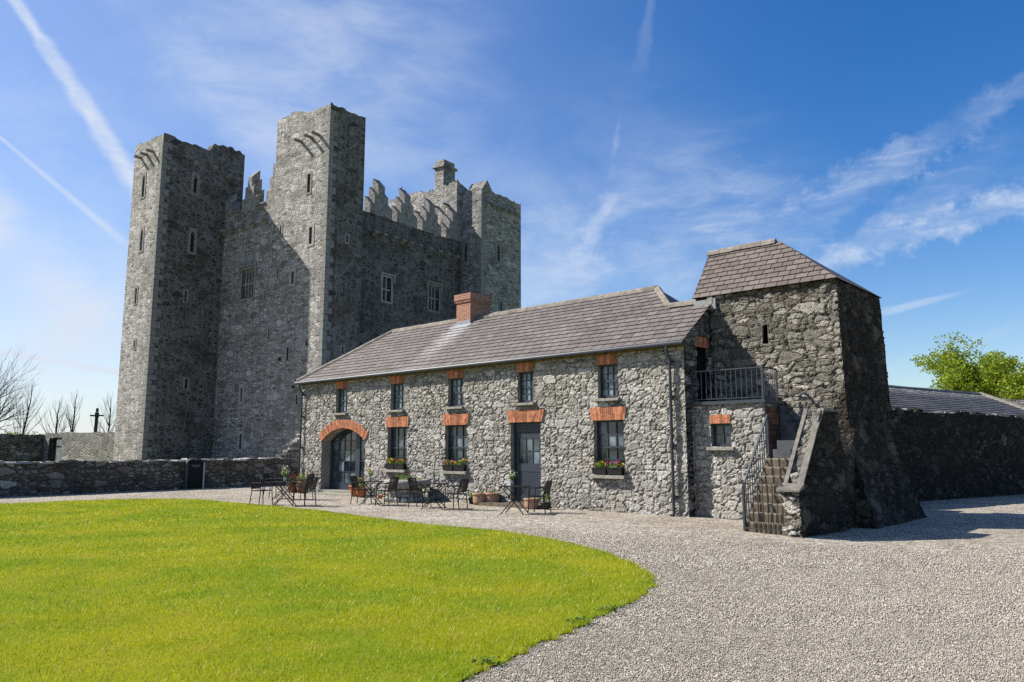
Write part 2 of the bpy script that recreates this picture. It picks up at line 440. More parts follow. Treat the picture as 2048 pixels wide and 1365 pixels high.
def grassmat(name, blade):
    m, q = mat(name)
    co = q.n('ShaderNodeTexCoord').outputs['Object']
    f, _ = q.noise(co, 0.5, 5, 0.6)
    f2, _ = q.noise(co, 2.6, 4, 0.6)
    a = q.mix(q.rng(f, 0.35, 0.65), (0.29, 0.395, 0.009), (0.46, 0.475, 0.012))
    a = q.mix(q.rng(f2, 0.5, 0.72, 0, 0.55), a, (0.50, 0.45, 0.05))
    if blade:
        rp = q.n('ShaderNodeNewGeometry').outputs['Random Per Island']
        a = q.mix(1.0, a, q.ramp(rp, [(0, (0.5, 0.55, 0.5)), (0.5, (0.95, 1, 0.9)), (0.88, (1.3, 1.25, 1.2)), (1, (1.5, 1.35, 1.8))]), 'MULTIPLY')
        d1 = q.n('ShaderNodeBsdfDiffuse', {'Color': a})
        d2 = q.n('ShaderNodeBsdfTranslucent', {'Color': a})
        gl = q.n('ShaderNodeBsdfGlossy', {'Color': (1, 1, 1, 1), 'Roughness': 0.45})
        mx = q.n('ShaderNodeMixShader', {0: 0.42, 1: d1.outputs[0], 2: d2.outputs[0]})
        mx2 = q.n('ShaderNodeMixShader', {0: 0.03, 1: mx.outputs[0], 2: gl.outputs[0]})
        o = q.n('ShaderNodeOutputMaterial')
        q.t.links.new(mx2.outputs[0], o.inputs[0])
        return m
    a = q.mix(1.0, a, (0.45, 0.43, 0.4, 1), 'MULTIPLY')  # turf colour darkened to read as shade between the blades
    return finish(m, q, a, 0.95, 0.1)


M['turf'] = grassmat('turf', False)
M['blade'] = grassmat('grass_blades', True)


def leafmat(name, a, b, trans=0.4):
    m, q = mat(name)
    rp = q.n('ShaderNodeNewGeometry').outputs['Random Per Island']
    c = q.mix(rp, a, b)
    d1 = q.n('ShaderNodeBsdfDiffuse', {'Color': c})
    d2 = q.n('ShaderNodeBsdfTranslucent', {'Color': c})
    mx = q.n('ShaderNodeMixShader', {0: trans, 1: d1.outputs[0], 2: d2.outputs[0]})
    gl = q.n('ShaderNodeBsdfGlossy', {'Color': (1, 1, 1, 1), 'Roughness': 0.55})
    mx2 = q.n('ShaderNodeMixShader', {0: 0.015, 1: mx.outputs[0], 2: gl.outputs[0]})
    q.t.links.new(mx2.outputs[0], q.n('ShaderNodeOutputMaterial').inputs[0])
    return m


M['leaf'] = leafmat('spring_leaves', (0.13, 0.20, 0.012), (0.34, 0.41, 0.03))
M['leaf_pot'] = leafmat('pot_leaves', (0.06, 0.13, 0.015), (0.20, 0.30, 0.04))
M['leaf_ivy'] = leafmat('ivy_leaves', (0.015, 0.03, 0.008), (0.035, 0.06, 0.015), 0.2)
M['bark'] = simple('bark', (0.04, 0.033, 0.026), 0.95, 0.1, var=0.4, scale=6)
M['twig'] = simple('bare_twigs', (0.05, 0.04, 0.034), 0.95, 0.1, var=0.3)
for nm, cc in dict(yellow=(0.75, 0.5, 0.02), orange=(0.75, 0.22, 0.03), red=(0.55, 0.03, 0.02), pink=(0.75, 0.10, 0.30), magenta=(0.5, 0.02, 0.2), cream=(0.75, 0.74, 0.5)).items():
    M[nm] = simple(nm + '_petals', cc, 0.7, 0.2, var=0.2, island=0.25)


# ------------------------------------------------------------------ mesh helpers
class MB:
    def __init__(self):
        self.v, self.f, self.mi = [], [], []

    def vert(self, p):
        self.v.append(tuple(p))
        return len(self.v) - 1

    def face(self, pts, mi=0):
        i0 = len(self.v)
        self.v.extend(tuple(p) for p in pts)
        self.f.append(tuple(range(i0, i0 + len(pts))))
        self.mi.append(mi)

    def box(self, x0, x1, y0, y1, z0, z1, mi=0):
        i = len(self.v)
        self.v += [(x0, y0, z0), (x1, y0, z0), (x1, y1, z0), (x0, y1, z0), (x0, y0, z1), (x1, y0, z1), (x1, y1, z1), (x0, y1, z1)]
        for q in ((0, 3, 2, 1), (4, 5, 6, 7), (0, 1, 5, 4), (1, 2, 6, 5), (2, 3, 7, 6), (3, 0, 4, 7)):
            self.f.append(tuple(i + k for k in q))
            self.mi.append(mi)

    def hexa(self, lo, hi, mi=0):
        """lo, hi: four points each, counter-clockwise seen from the hi side."""
        i = len(self.v)
        self.v += [tuple(p) for p in lo] + [tuple(p) for p in hi]
        for q in ((0, 3, 2, 1), (4, 5, 6, 7), (0, 1, 5, 4), (1, 2, 6, 5), (2, 3, 7, 6), (3, 0, 4, 7)):
            self.f.append(tuple(i + k for k in q))
            self.mi.append(mi)

    def prism(self, poly, axis, a, b, mi=0):
        """poly: 2-D points, extruded along axis ('x','y','z') from a to b."""
        def P(p, t):
            return {'x': (t, p[0], p[1]), 'y': (p[0], t, p[1]), 'z': (p[0], p[1], t)}[axis]
        n = len(poly)
        i = len(self.v)
        self.v += [P(p, a) for p in poly] + [P(p, b) for p in poly]
        self.f.append(tuple(i + k for k in range(n))[::-1])
        self.f.append(tuple(i + n + k for k in range(n)))
        self.mi += [mi, mi]
        for k in range(n):
            j = (k + 1) % n
            self.f.append((i + k, i + j, i + n + j, i + n + k))
            self.mi.append(mi)

    def tube(self, pts, r, n=6, mi=0, cap=True):
        pts = [Vector(p) for p in pts]
        rs = r if hasattr(r, '__len__') else [r] * len(pts)
        rings = []
        up = None
        for k, p in enumerate(pts):
            d = (pts[min(k + 1, len(pts) - 1)] - pts[max(k - 1, 0)]).normalized()
            if up is None:
                up = Vector((0, 0, 1)) if abs(d.z) < 0.9 else Vector((1, 0, 0))
            a = d.cross(up).normalized()
            b = a.cross(d).normalized()
            up = b
            i = len(self.v)
            for q in range(n):
                t = 2 * math.pi * q / n + math.pi / n
                self.v.append(tuple(p + (a * math.cos(t) + b * math.sin(t)) * rs[k]))
            rings.append(i)
        for k in range(len(rings) - 1):
            for q in range(n):
                self.f.append((rings[k] + q, rings[k] + (q + 1) % n, rings[k + 1] + (q + 1) % n, rings[k + 1] + q))
                self.mi.append(mi)
        if cap:
            self.f.append(tuple(rings[0] + q for q in range(n))[::-1])
            self.f.append(tuple(rings[-1] + q for q in range(n)))
            self.mi += [mi, mi]

    def lathe(self, prof, c=(0, 0, 0), n=20, mi=0, wob=0.0, sx=1, sy=1):
        i = len(self.v)
        for k, (r, z) in enumerate(prof):
            for q in range(n):
                t = 2 * math.pi * q / n
                rr = r * (1 + wob * math.sin(3 * t + k) * 0.6 + wob * random.uniform(-.5, .5))
                self.v.append((c[0] + rr * sx * math.cos(t), c[1] + rr * sy * math.sin(t), c[2] + z))
        for k in range(len(prof) - 1):
            for q in range(n):
                self.f.append((i + k * n + q, i + k * n + (q + 1) % n, i + (k + 1) * n + (q + 1) % n, i + (k + 1) * n + q))
                self.mi.append(mi)
        self.f.append(tuple(i + q for q in range(n))[::-1])
        self.f.append(tuple(i + (len(prof) - 1) * n + q for q in range(n)))
        self.mi += [mi, mi]

    def move(self, fn, start=0):
        self.v[start:] = [tuple(fn(*p)) for p in self.v[start:]]

    def build(self, name, mats, parent=None, smooth=False, merge=False, uvoff=0.0, loc=None, rotz=0.0):
        if not isinstance(mats, (list, tuple)):
            mats = [mats]
        me = bpy.data.meshes.new(name)
        me.from_pydata(self.v, [], self.f)
        for mm in mats:
            me.materials.append(mm)
        me.polygons.foreach_set('material_index', self.mi)
        if merge:
            bm = bmesh.new()
            bm.from_mesh(me)
            bmesh.ops.remove_doubles(bm, verts=bm.verts, dist=0.002)
            bm.to_mesh(me)
            bm.free()
        me.update()
        # metric box-projected UVs
        nl = len(me.loops)
        co = np.empty(len(me.vertices) * 3, np.float32)
        me.vertices.foreach_get('co', co)
        co = co.reshape(-1, 3)
        vi = np.empty(nl, np.int32)
        me.loops.foreach_get('vertex_index', vi)
        np_ = len(me.polygons)
        nr = np.empty(np_ * 3, np.float32)
        me.polygons.foreach_get('normal', nr)
        nr = np.abs(nr.reshape(-1, 3))
        tot = np.empty(np_, np.int32)
        me.polygons.foreach_get('loop_total', tot)
        ln = np.repeat(nr, tot, axis=0)
        p = co[vi]
        top = ln[:, 2] > 0.72
        side = (ln[:, 0] > ln[:, 1]) & ~top
        uv = np.stack([p[:, 0], p[:, 2]], 1)
        uv[side] = np.stack([p[:, 1] + 37.3, p[:, 2]], 1)[side]
        uv[top] = np.stack([p[:, 0] + 11.1, p[:, 1] + 5.7], 1)[top]
        lay = me.uv_layers.new(name='UVMap')
        lay.data.foreach_set('uv', (uv + uvoff).astype(np.float32).ravel())
        if smooth:
            me.polygons.foreach_set('use_smooth', [True] * np_)
        o = bpy.data.objects.new(name, me)
        COL.objects.link(o)
        if parent is not None:
            o.parent = parent
        if loc is not None:
            o.location = loc
        o.rotation_euler.z = rotz
        return o


def tag(o, label, cat, group=None, kind=None):
    o['label'] = label
    o['category'] = cat
    if group:
        o['group'] = group
    if kind:
        o['kind'] = kind
    return o


def thing(name, label, cat, loc=(0, 0, 0), rotz=0.0, group=None):
    o = bpy.data.objects.new(name, None)
    COL.objects.link(o)
    o.location = loc
    o.rotation_euler = (0, 0, rotz)
    o.empty_display_size = 0.3
    return tag(o, label, cat, group)


def copy_thing(o, parent=None):
    c = o.copy()
    COL.objects.link(c)
    c.parent = parent
    for ch in list(o.children):
        copy_thing(ch, c)
    return c


UP = Vector((0, 0, 1))


def panel(mb, p0, ud, L, z0, z1, holes=(), res=0.5, top=None, zk=None, depth=0.25, mi=0, rmi=None, bmi=None, back=True):
    """A wall face from p0 along ud, its outside to ud x up, with rectangular holes (u0, u1, za, zb), their reveals and backs."""
    p0, ud = Vector(p0), Vector(ud).normalized()
    nn = ud.cross(UP)

    def cuts(a, b, marks):
        ms = sorted({a, b} | {m for m in marks if a < m < b})
        out = [ms[0]]
        for q in range(len(ms) - 1):
            k = max(1, int(round((ms[q + 1] - ms[q]) / res)))
            out += [ms[q] + (ms[q + 1] - ms[q]) * (t + 1) / k for t in range(k)]
        return out
    us = cuts(0, L, [h[0] for h in holes] + [h[1] for h in holes])
    zs = cuts(z0, z1, [h[2] for h in holes] + [h[3] for h in holes] + ([zk] if zk else []))
    base = len(mb.v)
    nz = len(zs)
    for u in us:
        t = top(u) if top else z1
        for z in zs:
            zz = z if (not top or (zk and z <= zk)) else (zk or z0) + (z - (zk or z0)) * (t - (zk or z0)) / (z1 - (zk or z0))
            mb.v.append(tuple(p0 + ud * u + UP * zz))
    for i in range(len(us) - 1):
        uc = (us[i] + us[i + 1]) / 2
        for j in range(nz - 1):
            zc_ = (zs[j] + zs[j + 1]) / 2
            if any(h[0] < uc < h[1] and h[2] < zc_ < h[3] for h in holes):
                continue
            a = base + i * nz + j
            mb.f.append((a, a + nz, a + nz + 1, a + 1))
            mb.mi.append(mi)
    rmi = mi if rmi is None else rmi
    for hh_ in holes:
        u0, u1, za, zb = hh_[:4]
        d = nn * -(hh_[4] if len(hh_) > 4 else depth)
        c = [p0 + ud * u + UP * z for u, z in ((u0, za), (u1, za), (u1, zb), (u0, zb))]
        for k in range(4):
            if k == 0 and za <= z0 + 1e-6:
                continue
            a, b = c[k], c[(k + 1) % 4]
            mb.face([b, a, a + d, b + d], rmi)
        if back:
            mb.face([q + d for q in c], bmi if bmi is not None else rmi)


def jag(seed, amp=0.1, step=0.45, base=0.0, extra=None):
    rr = random.Random(seed)
    ks = [rr.uniform(-amp, amp) for _ in range(400)]

    def f(u):
        x = u / step
        i = int(math.floor(x))
        t = x - i
        a, b = ks[i % 400], ks[(i + 1) % 400]
        t = min(1, max(0, (t - 0.42) / 0.16))
        return base + a + (b - a) * t + (extra(u) if extra else 0)
    return f


def lerp_profile(pts):
    def f(u):
        for (a, za), (b, zb) in zip(pts, pts[1:]):
            if u <= b:
                return za + (zb - za) * max(0, (u - a)) / max(1e-6, b - a)
        return pts[-1][1]
    return f


def wall_ring(mb, x0, x1, y0, y1, z0, z1, holes=None, res=0.5, top=None, zk=None, th=0.75, drop=1.2, depth=0.45, mis=(0, 0, 0, 0), bmi=1):
    """A square hollow tower: four outer faces, wall top, inner faces and a roof slab below the top."""
    holes = holes or {}
    top = top or {}
    tf = {k: top.get(k, (lambda u: z1)) for k in 'FRBL'}
    X, Y = x1 - x0, y1 - y0
    specs = {'F': ((x0, y0, 0), (1, 0, 0), X), 'R': ((x1, y0, 0), (0, 1, 0), Y), 'B': ((x1, y1, 0), (-1, 0, 0), X), 'L': ((x0, y1, 0), (0, -1, 0), Y)}
    for k, (p, u, L) in specs.items():
        i = 'FRBL'.index(k)
        panel(mb, p, u, L, z0, z1, holes.get(k, ()), res, tf[k], zk, depth, mis[i], rmi=mis[i], bmi=bmi)
        n = max(2, int(L / 0.12))
        ud = Vector(u)
        inn = -(ud.cross(UP))
        for q in range(n):
            ua, ub = L * q / n, L * (q + 1) / n
            a = Vector(p) + ud * ua + UP * tf[k](ua)
            b = Vector(p) + ud * ub + UP * tf[k](ub)

            def ins(pt, uu):
                s = min(max(uu, th), L - th)
                return Vector((p[0], p[1], 0)) + ud * s + inn * th + UP * (pt.z - 0.05)
            c, d = ins(b, ub), ins(a, ua)
            mb.face([a, b, c, d], mis[i])
            mb.face([d, c, Vector((c.x, c.y, z1 - drop)), Vector((d.x, d.y, z1 - drop))], mis[i])
    mb.face([(x0 + th, y0 + th, z1 - drop), (x1 - th, y0 + th, z1 - drop), (x1 - th, y1 - th, z1 - drop), (x0 + th, y1 - th, z1 - drop)], 0)


def ring_frame(mb, c, z0, z1, w, fw, style='flat', proud=0.03, depth=0.25, n=8):
    """A dressed stone surround, standing in the plane y=0 facing -y, opening w wide from z0 to z1 with a flat, pointed or round head."""
    hw = w / 2
    if style == 'flat':
        inner = [(-hw, z0), (-hw, z1), (hw, z1), (hw, z0)]
    else:
        sp = z1 - (hw * 1.7 if style == 'pointed' else hw)
        inner = [(-hw, z0), (-hw, sp)]
        for k in range(1, n):
            t = k / n
            x = -hw + 2 * hw * t
            if style == 'pointed':
                s = 1 - abs(2 * t - 1)
                inner.append((x, sp + (z1 - sp) * (s ** 0.7)))
            else:
                inner.append((x, sp + hw * math.sqrt(max(0, 1 - (2 * t - 1) ** 2))))
        inner += [(hw, sp), (hw, z0)]
    lo, hi = z0 - fw * 0.8, z1 + fw
    outer = []
    for (x, z) in inner:
        if z <= z0 + 1e-6:
            outer.append((x + math.copysign(fw, x), lo))
        elif style != 'flat' and abs(x) < hw - 1e-6:
            outer.append((x * (hw + fw) / hw, hi))
        elif style == 'flat':
            outer.append((x + math.copysign(fw, x), hi))
        else:
            outer.append((x + math.copysign(fw, x), hi if False else z))
    n_ = len(inner)
    if style != 'flat':
        outer[2:2] = []
        outer = [outer[0], outer[1]] + [(q[0], hi) for q in outer[2:-2]] + [outer[-2], outer[-1]]
    A = lambda p, y: (c + p[0], y, p[1])
    for k in range(n_ - 1):
        i0, i1, o0, o1 = inner[k], inner[k + 1], outer[k], outer[k + 1]
        mb.face([A(o0, -proud), A(i0, -proud), A(i1, -proud), A(o1, -proud)])
        mb.face([A(i0, -proud), A(i0, depth), A(i1, depth), A(i1, -proud)])
        mb.face([A(o1, -proud), A(o1, 0.01), A(o0, 0.01), A(o0, -proud)])
    # bottom stone
    mb.box(c - hw - fw, c + hw + fw, -proud - 0.01, depth, lo, z0)


def place_face(kind, off):
    """Maps a mesh built in the plane y=0 facing -y on to a face: 'F' (y = off) or 'R' (x = off, facing +x)."""
    if kind == 'F':
        return lambda x, y, z: (x, y + off, z)
    return lambda x, y, z: (off - y, x, z)


def leaves(mb, centre, rad, n, size, rr, flat=0.0, mi=0, zmin=None):
    for _ in range(n):
        while True:
            p = Vector((rr.uniform(-1, 1), rr.uniform(-1, 1), rr.uniform(-1, 1)))
            if p.length < 1:
                break
        p = Vector((p.x * rad[0], p.y * rad[1], p.z * rad[2])) + Vector(centre)
        if zmin is not None and p.z < zmin:
            continue
        d = Vector((rr.gauss(0, 1), rr.gauss(0, 1), rr.gauss(0, 1) * (1 - flat))).normalized()
        e = d.cross(Vector((rr.gauss(0, 1), rr.gauss(0, 1), rr.gauss(0, 1)))).normalized()
        s = size * rr.uniform(0.6, 1.3)
        mb.face([p - d * s, p + e * s * 0.5, p + d * s, p - e * s * 0.5], mi)


# ------------------------------------------------------------------ ground
mb = MB()
mb.face([(-900, -200, -0.16), (900, -200, -0.16), (900, 1800, -0.16), (-900, 1800, -0.16)])
o = mb.build('ground', M['turf'])
o['kind'] = 'structure'


def fall(x, y):
    """The yard falls a hand's breadth away in front of the tower."""
    sm = lambda t: np.clip(t, 0, 1) ** 2 * (3 - 2 * np.clip(t, 0, 1))
    return -0.10 * sm((x - 4.2) / 3.5) * sm((y - 8) / 4.0)


mb = MB()
xs = [-40, -20, 0, 4] + [4 + 0.5 * k for k in range(1, 15)] + [13, 16, 24, 40]
ys = [-12, 4] + [8 + 0.5 * k for k in range(0, 11)] + [18, 24, 34, 46]
for i in range(len(xs) - 1):
    for j in range(len(ys) - 1):
        mb.face([(x, y, -0.002 + float(fall(x, y))) for x, y in ((xs[i], ys[j]), (xs[i + 1], ys[j]), (xs[i + 1], ys[j + 1]), (xs[i], ys[j + 1]))])
o = mb.build('gravel_yard', M['gravel'], merge=True)
o['kind'] = 'structure'

LAWN = [(-30, 13.0), (-24, 18.6), (-19, 22.0), (-15.73, 24.1), (-13.94, 25.9), (-12.4, 26.5), (-11.0, 26.35), (-9.24, 25.0), (-5.59, 21.62), (-2.21, 17.82), (-0.24, 15.9), (0.95, 14.12),
        (1.5, 12.6), (1.76, 11.3), (1.82, 10.35), (1.66, 9.49), (1.36, 8.87), (1.0, 8.2), (0.62, 7.55), (0.28, 6.95), (0.02, 6.5), (-0.24, 6.05), (-0.5, 5.6), (-1.0, 4.6), (-1.8, 3.2), (-3, 1.8), (-6, -1.0), (-12, -4), (-30, -8)]


def lawn_outline():
    out = []
    n = len(LAWN)
    rr = random.Random(3)
    for i in range(n):
        p0, p1, p2, p3 = (Vector(LAWN[(i + k - 1) % n]) for k in range(4))
        steps = max(2, int((p2 - p1).length / 0.12)) if (p1.y > 2 and p1.x > -29) else 2
        for s in range(steps):
            t = s / steps
            q = 0.5 * ((2 * p1) + (p2 - p0) * t + (2 * p0 - 5 * p1 + 4 * p2 - p3) * t * t + (3 * p1 - p0 - 3 * p2 + p3) * t ** 3)
            ra = 0.045 if q.y < 10.2 else 0.012
            out.append((q.x + rr.uniform(-ra, ra), q.y + rr.uniform(-ra, ra)))
    return out


LO = lawn_outline()
mb = MB()
ce = (-12.0, 9.0)
mb.face([(x, y, 0.012) for x, y in LO][::-1])
for k in range(len(LO)):
    a, b = LO[k], LO[(k + 1) % len(LO)]
    mb.face([(a[0], a[1], -0.01), (b[0], b[1], -0.01), (b[0], b[1], 0.012), (a[0], a[1], 0.012)][::-1], 1)
o = mb.build('lawn', [M['turf'], M['soil']])
o['kind'] = 'structure'


def inside(px, py, poly):
    n = len(poly)
    c = np.zeros(len(px), bool)
    j = n - 1
    for i in range(n):
        xi, yi = poly[i]
        xj, yj = poly[j]
        hit = ((yi > py) != (yj > py)) & (px < (xj - xi) * (py - yi) / (yj - yi + 1e-12) + xi)
        c ^= hit
        j = i
    return c


def np_mesh(name, verts, faces, k, material):
    me = bpy.data.meshes.new(name)
    nf = len(faces)
    me.vertices.add(len(verts))
    me.vertices.foreach_set('co', verts.astype(np.float32).ravel())
    me.loops.add(nf * k)
    me.loops.foreach_set('vertex_index', faces.astype(np.int32).ravel())
    me.polygons.add(nf)
    me.polygons.foreach_set('loop_start', np.arange(0, nf * k, k, dtype=np.int32))
    me.polygons.foreach_set('loop_total', np.full(nf, k, np.int32))
    me.materials.append(material)
    me.update(calc_edges=True)
    o = bpy.data.objects.new(name, me)
    COL.objects.link(o)
    return o


def grow_grass():
    rng = np.random.default_rng(5)
    X, Y, H, Wd = [], [], [], []
    zones = [(4.5, 8, 5200, 0.034, 0.0040), (8, 12, 2600, 0.036, 0.0058), (12, 17, 1250, 0.038, 0.009), (17, 27, 620, 0.042, 0.014)]
    for (r0, r1, dens, h, w) in zones:
        bx = (-0.72 * r1 - 1, 3.0)
        area = (bx[1] - bx[0]) * (r1 - r0)
        n = int(area * dens)
        x = rng.uniform(bx[0], bx[1], n)
        y = rng.uniform(r0, r1, n)
        ok = inside(x, y, LO) & (x > -0.70 * y - 0.5)
        x, y = x[ok], y[ok]
        X.append(x)
        Y.append(y)
        H.append(np.full(len(x), h))
        Wd.append(np.full(len(x), w))
    # ragged tufts along the edge
    ed = np.array([p for p in LO if p[1] > 4.3 and p[0] > -20])
    k = rng.integers(0, len(ed), 26000)
    gx, gy = ed[k, 0] + rng.normal(-0.01, 0.03, len(k)), ed[k, 1] + rng.normal(0.01, 0.03, len(k))
    keep = np.sin(gx * 9.0 + gy * 7.0) + np.sin(gx * 23.0 - gy * 17.0) > -0.9
    X.append(gx[keep]); Y.append(gy[keep]); H.append(np.full(keep.sum(), 0.045)); Wd.append(np.full(keep.sum(), 0.0055))
    x, y, h, w = map(np.concatenate, (X, Y, H, Wd))
    n = len(x)
    tuft = 0.75 + 0.5 * (np.sin(x * 3.1 + 1.3 * np.sin(y * 2.3)) * np.sin(y * 2.7 + x) * 0.5 + 0.5)
    h = h * tuft * rng.uniform(0.5, 1.35, n)
    a = rng.uniform(0, 2 * np.pi, n)
    lean = rng.uniform(0.1, 1.0, n) * h
    b = rng.uniform(0, 2 * np.pi, n)
    dx, dy = np.cos(a) * w / 2, np.sin(a) * w / 2
    v = np.empty((n, 3, 3))
    v[:, 0] = np.stack([x - dx, y - dy, np.full(n, 0.008)], 1)
    v[:, 1] = np.stack([x + dx, y + dy, np.full(n, 0.008)], 1)
    v[:, 2] = np.stack([x + np.cos(b) * lean, y + np.sin(b) * lean, 0.008 + h], 1)
    o = np_mesh('grass', v.reshape(-1, 3), np.arange(n * 3).reshape(-1, 3), 3, M['blade'])
    return tag(o, 'short mown bright green grass growing on the lawn', 'grass', kind='stuff')


grow_grass()


def scatter_pebbles():
    rng = np.random.default_rng(8)
    zones = [(4.6, 7.5, 3800, 0.0066), (7.5, 11, 1700, 0.0092), (11, 17, 480, 0.013)]
    P_, S_ = [], []
    for r0, r1, dens, s in zones:
        x0, x1 = -1.5, 0.72 * r1 + 0.5
        n = int((x1 - x0) * (r1 - r0) * dens)
        x, y = rng.uniform(x0, x1, n), rng.uniform(r0, r1, n)
        ok = ~inside(x, y, LO) & (x < 0.70 * y + 0.4) & ((x < 4.2) | (y < 14.3)) & (rng.uniform(0, 1, n) < np.clip((17.5 - y) / 6, 0, 1))
        P_.append(np.stack([x[ok], y[ok]], 1))
        S_.append(np.full(ok.sum(), s))
    p, s = np.concatenate(P_), np.concatenate(S_)
    n = len(p)
    octa = np.array([(1, 0, 0), (0, 1, 0), (-1, 0, 0), (0, -1, 0), (0, 0, 1), (0, 0, -1)], float)
    fc = np.array([(0, 1, 4), (1, 2, 4), (2, 3, 4), (3, 0, 4), (1, 0, 5), (2, 1, 5), (3, 2, 5), (0, 3, 5)])
    sc = rng.uniform(0.6, 1.4, (n, 1, 3)) * s[:, None, None]
    sc[:, :, 2] *= 0.75
    v = octa[None] * sc + rng.normal(0, 0.12, (n, 6, 3)) * s[:, None, None]
    a = rng.uniform(0, 6.28, n)
    t = rng.normal(0, 0.5, n)
    c, s_ = np.cos(a)[:, None], np.sin(a)[:, None]
    ct, st = np.cos(t)[:, None], np.sin(t)[:, None]
    x, y, z = v[..., 0], v[..., 1] * ct - v[..., 2] * st, v[..., 1] * st + v[..., 2] * ct
    v = np.stack([x * c - y * s_, x * s_ + y * c, z], 2)
    v[..., 0] += p[:, 0:1]
    v[..., 1] += p[:, 1:2]
    v[..., 2] += s[:, None] * rng.uniform(0.1, 0.6, (n, 1)) + fall(p[:, 0], p[:, 1])[:, None]
    f = (fc[None] + (np.arange(n) * 6)[:, None, None]).reshape(-1, 3)
    o = np_mesh('gravel_pebbles', v.reshape(-1, 3), f, 3, M['pebble'])
    return tag(o, 'loose pale limestone chippings scattered over the gravel yard', 'gravel', kind='stuff')


scatter_pebbles()

for k, (wx, wy, wn, lab) in enumerate(((0.98, 8.22, 70, 'leafy weed clump at the ragged lawn edge, farthest from the camera'), (0.66, 7.66, 90, 'leafy weed clump midway along the ragged lawn edge'),
                                       (-0.18, 6.22, 60, 'leafy weed clump at the ragged lawn edge, nearest the camera'))):
    rr = random.Random(k + 20)
    mb = MB()
    leaves(mb, (0, 0, 0.03), (0.13, 0.09, 0.04), wn, 0.022, rr, 0.4, zmin=0.004)
    tag(mb.build('weed', M['leaf_pot'], loc=(wx, wy, 0)), lab, 'weed', 'weeds along the lawn edge')

for k, (wx, wy, lab) in enumerate(((-9.9, 15.9, 'yellow dandelion at the left of the lawn, larger of the two side by side'), (-10.15, 15.75, 'small yellow dandelion at the left of the lawn beside a larger one'),
                                   (-8.3, 17.4, 'lone yellow dandelion farther back on the lawn'))):
    rr = random.Random(k)
    fb = MB()
    fb.tube([(0, 0, 0), (0.004, 0, 0.05)], 0.004, 4)
    st_ = fb.build('dandelion', M['leaf_pot'], loc=(wx, wy, 0.01))
    tag(st_, lab, 'flower', 'dandelions on the lawn')
    hb = MB()
    hb.lathe([(0.004, 0.046), (0.022, 0.052), (0.026, 0.058), (0.016, 0.066), (0.003, 0.068)], n=10)
    hb.build('flower_head', M['yellow'], st_)

# ------------------------------------------------------------------ castle
CA = thing('castle', 'tall ruined grey stone tower house with square corner towers and stepped battlements', 'castle',
           (-11.265, 45.0, 0), R(-37.16))
CB = [M['castle'], M['dark'], M['castle_dark']]


def hole(c, w, z0, z1):
    return (c - w / 2, c + w / 2, z0, z1)


def slit(parent, kind, off, c, w, z0, z1, style='flat', fw=0.13, m='dressed'):
    mb = MB()
    ring_frame(mb, c, z0, z1, max(w, 0.11), fw, style, 0.025, 0.3)
    mb.move(place_face(kind, off))
    return mb.build('slit_window', M[m], parent)


def mullioned(parent, kind, off, c, w, z0, z1, lights, rows=2, arched=True, m='dressed'):
    mb = MB()
    ring_frame(mb, c, z0, z1, w, 0.17, 'flat', 0.03, 0.35)
    hw = w / 2
    for k in range(1, lights):
        x = c - hw + w * k / lights
        mb.box(x - 0.055, x + 0.055, 0.06, 0.2, z0, z1)
    zt = z0 + (z1 - z0) * 0.5
    for k in range(lights):
        xa, xb = c - hw + w * k / lights + (0.055 if k else 0), c - hw + w * (k + 1) / lights - (0.055 if k < lights - 1 else 0)
        mb.box(xa, xb, 0.07, 0.19, zt - 0.05, zt + 0.05)
        if arched:
            n = 6
            xm, rr_ = (xa + xb) / 2, (xb - xa) / 2
            for q in range(n):
                t0, t1 = q / n, (q + 1) / n
                f = lambda t: z1 - 0.28 + 0.26 * (1 - abs(2 * t - 1) ** 1.8)
                x0_, x1_ = xa + (xb - xa) * t0, xa + (xb - xa) * t1
                mb.hexa([(x0_, 0.08, f(t0)), (x1_, 0.08, f(t1)), (x1_, 0.18, f(t1)), (x0_, 0.18, f(t0))],
                        [(x0_, 0.08, z1), (x1_, 0.08, z1), (x1_, 0.18, z1), (x0_, 0.18, z1)])
    mb.box(c - hw - 0.3, c + hw + 0.3, -0.14, 0.02, z1 + 0.175, z1 + 0.29)
    for s in (-1, 1):
        mb.box(c + s * (hw + 0.235) - 0.06, c + s * (hw + 0.235) + 0.06, -0.12, 0.02, z1 - 0.3, z1 + 0.173)
    mb.move(place_face(kind, off))
    o = mb.build('mullioned_window', M[m], parent)
    gl = MB()
    gl.box(c - hw, c + hw, 0.22, 0.24, z0, z1)
    gl.move(place_face(kind, off))
    gl.build('glass', M['glass'], o)
    return o


def corbel(parent, kind, off, c, z, ln=0.5, w=0.26, h=0.34):
    mb = MB()
    if h < 0.15:
        prof = [(0.02, z), (-ln, z), (-ln, z - h), (0.02, z - h)]
    else:
        prof = [(0.02, z), (-ln, z), (-ln, z - h * 0.45), (-ln * 0.8, z - h * 0.62), (-ln * 0.45, z - h * 0.75), (-ln * 0.3, z - h), (0.02, z - h)]
    mb.prism(prof, 'x', c - w / 2, c + w / 2)
    mb.move(place_face(kind, off))
    return mb.build('corbel', M['dressed'], parent)


def quoins(parent, x, y, z0, z1, seed, sx_=1, m='dressed'):
    """Alternating dressed corner stones on a corner between a front face (y) and a right face (x)."""
    mb = MB()
    rr = random.Random(seed)
    z = z0
    k = 0
    while z < z1 - 0.3:
        h = rr.uniform(0.28, 0.5)
        a, b = (0.55, 0.32) if k % 2 else (0.3, 0.6)
        a *= rr.uniform(0.8, 1.15)
        mb.box(x - a, x + 0.022, y - 0.022, y + b, z, z + h - 0.02)
        z += h
        k += 1
    return mb.build('quoin', M[m], parent)


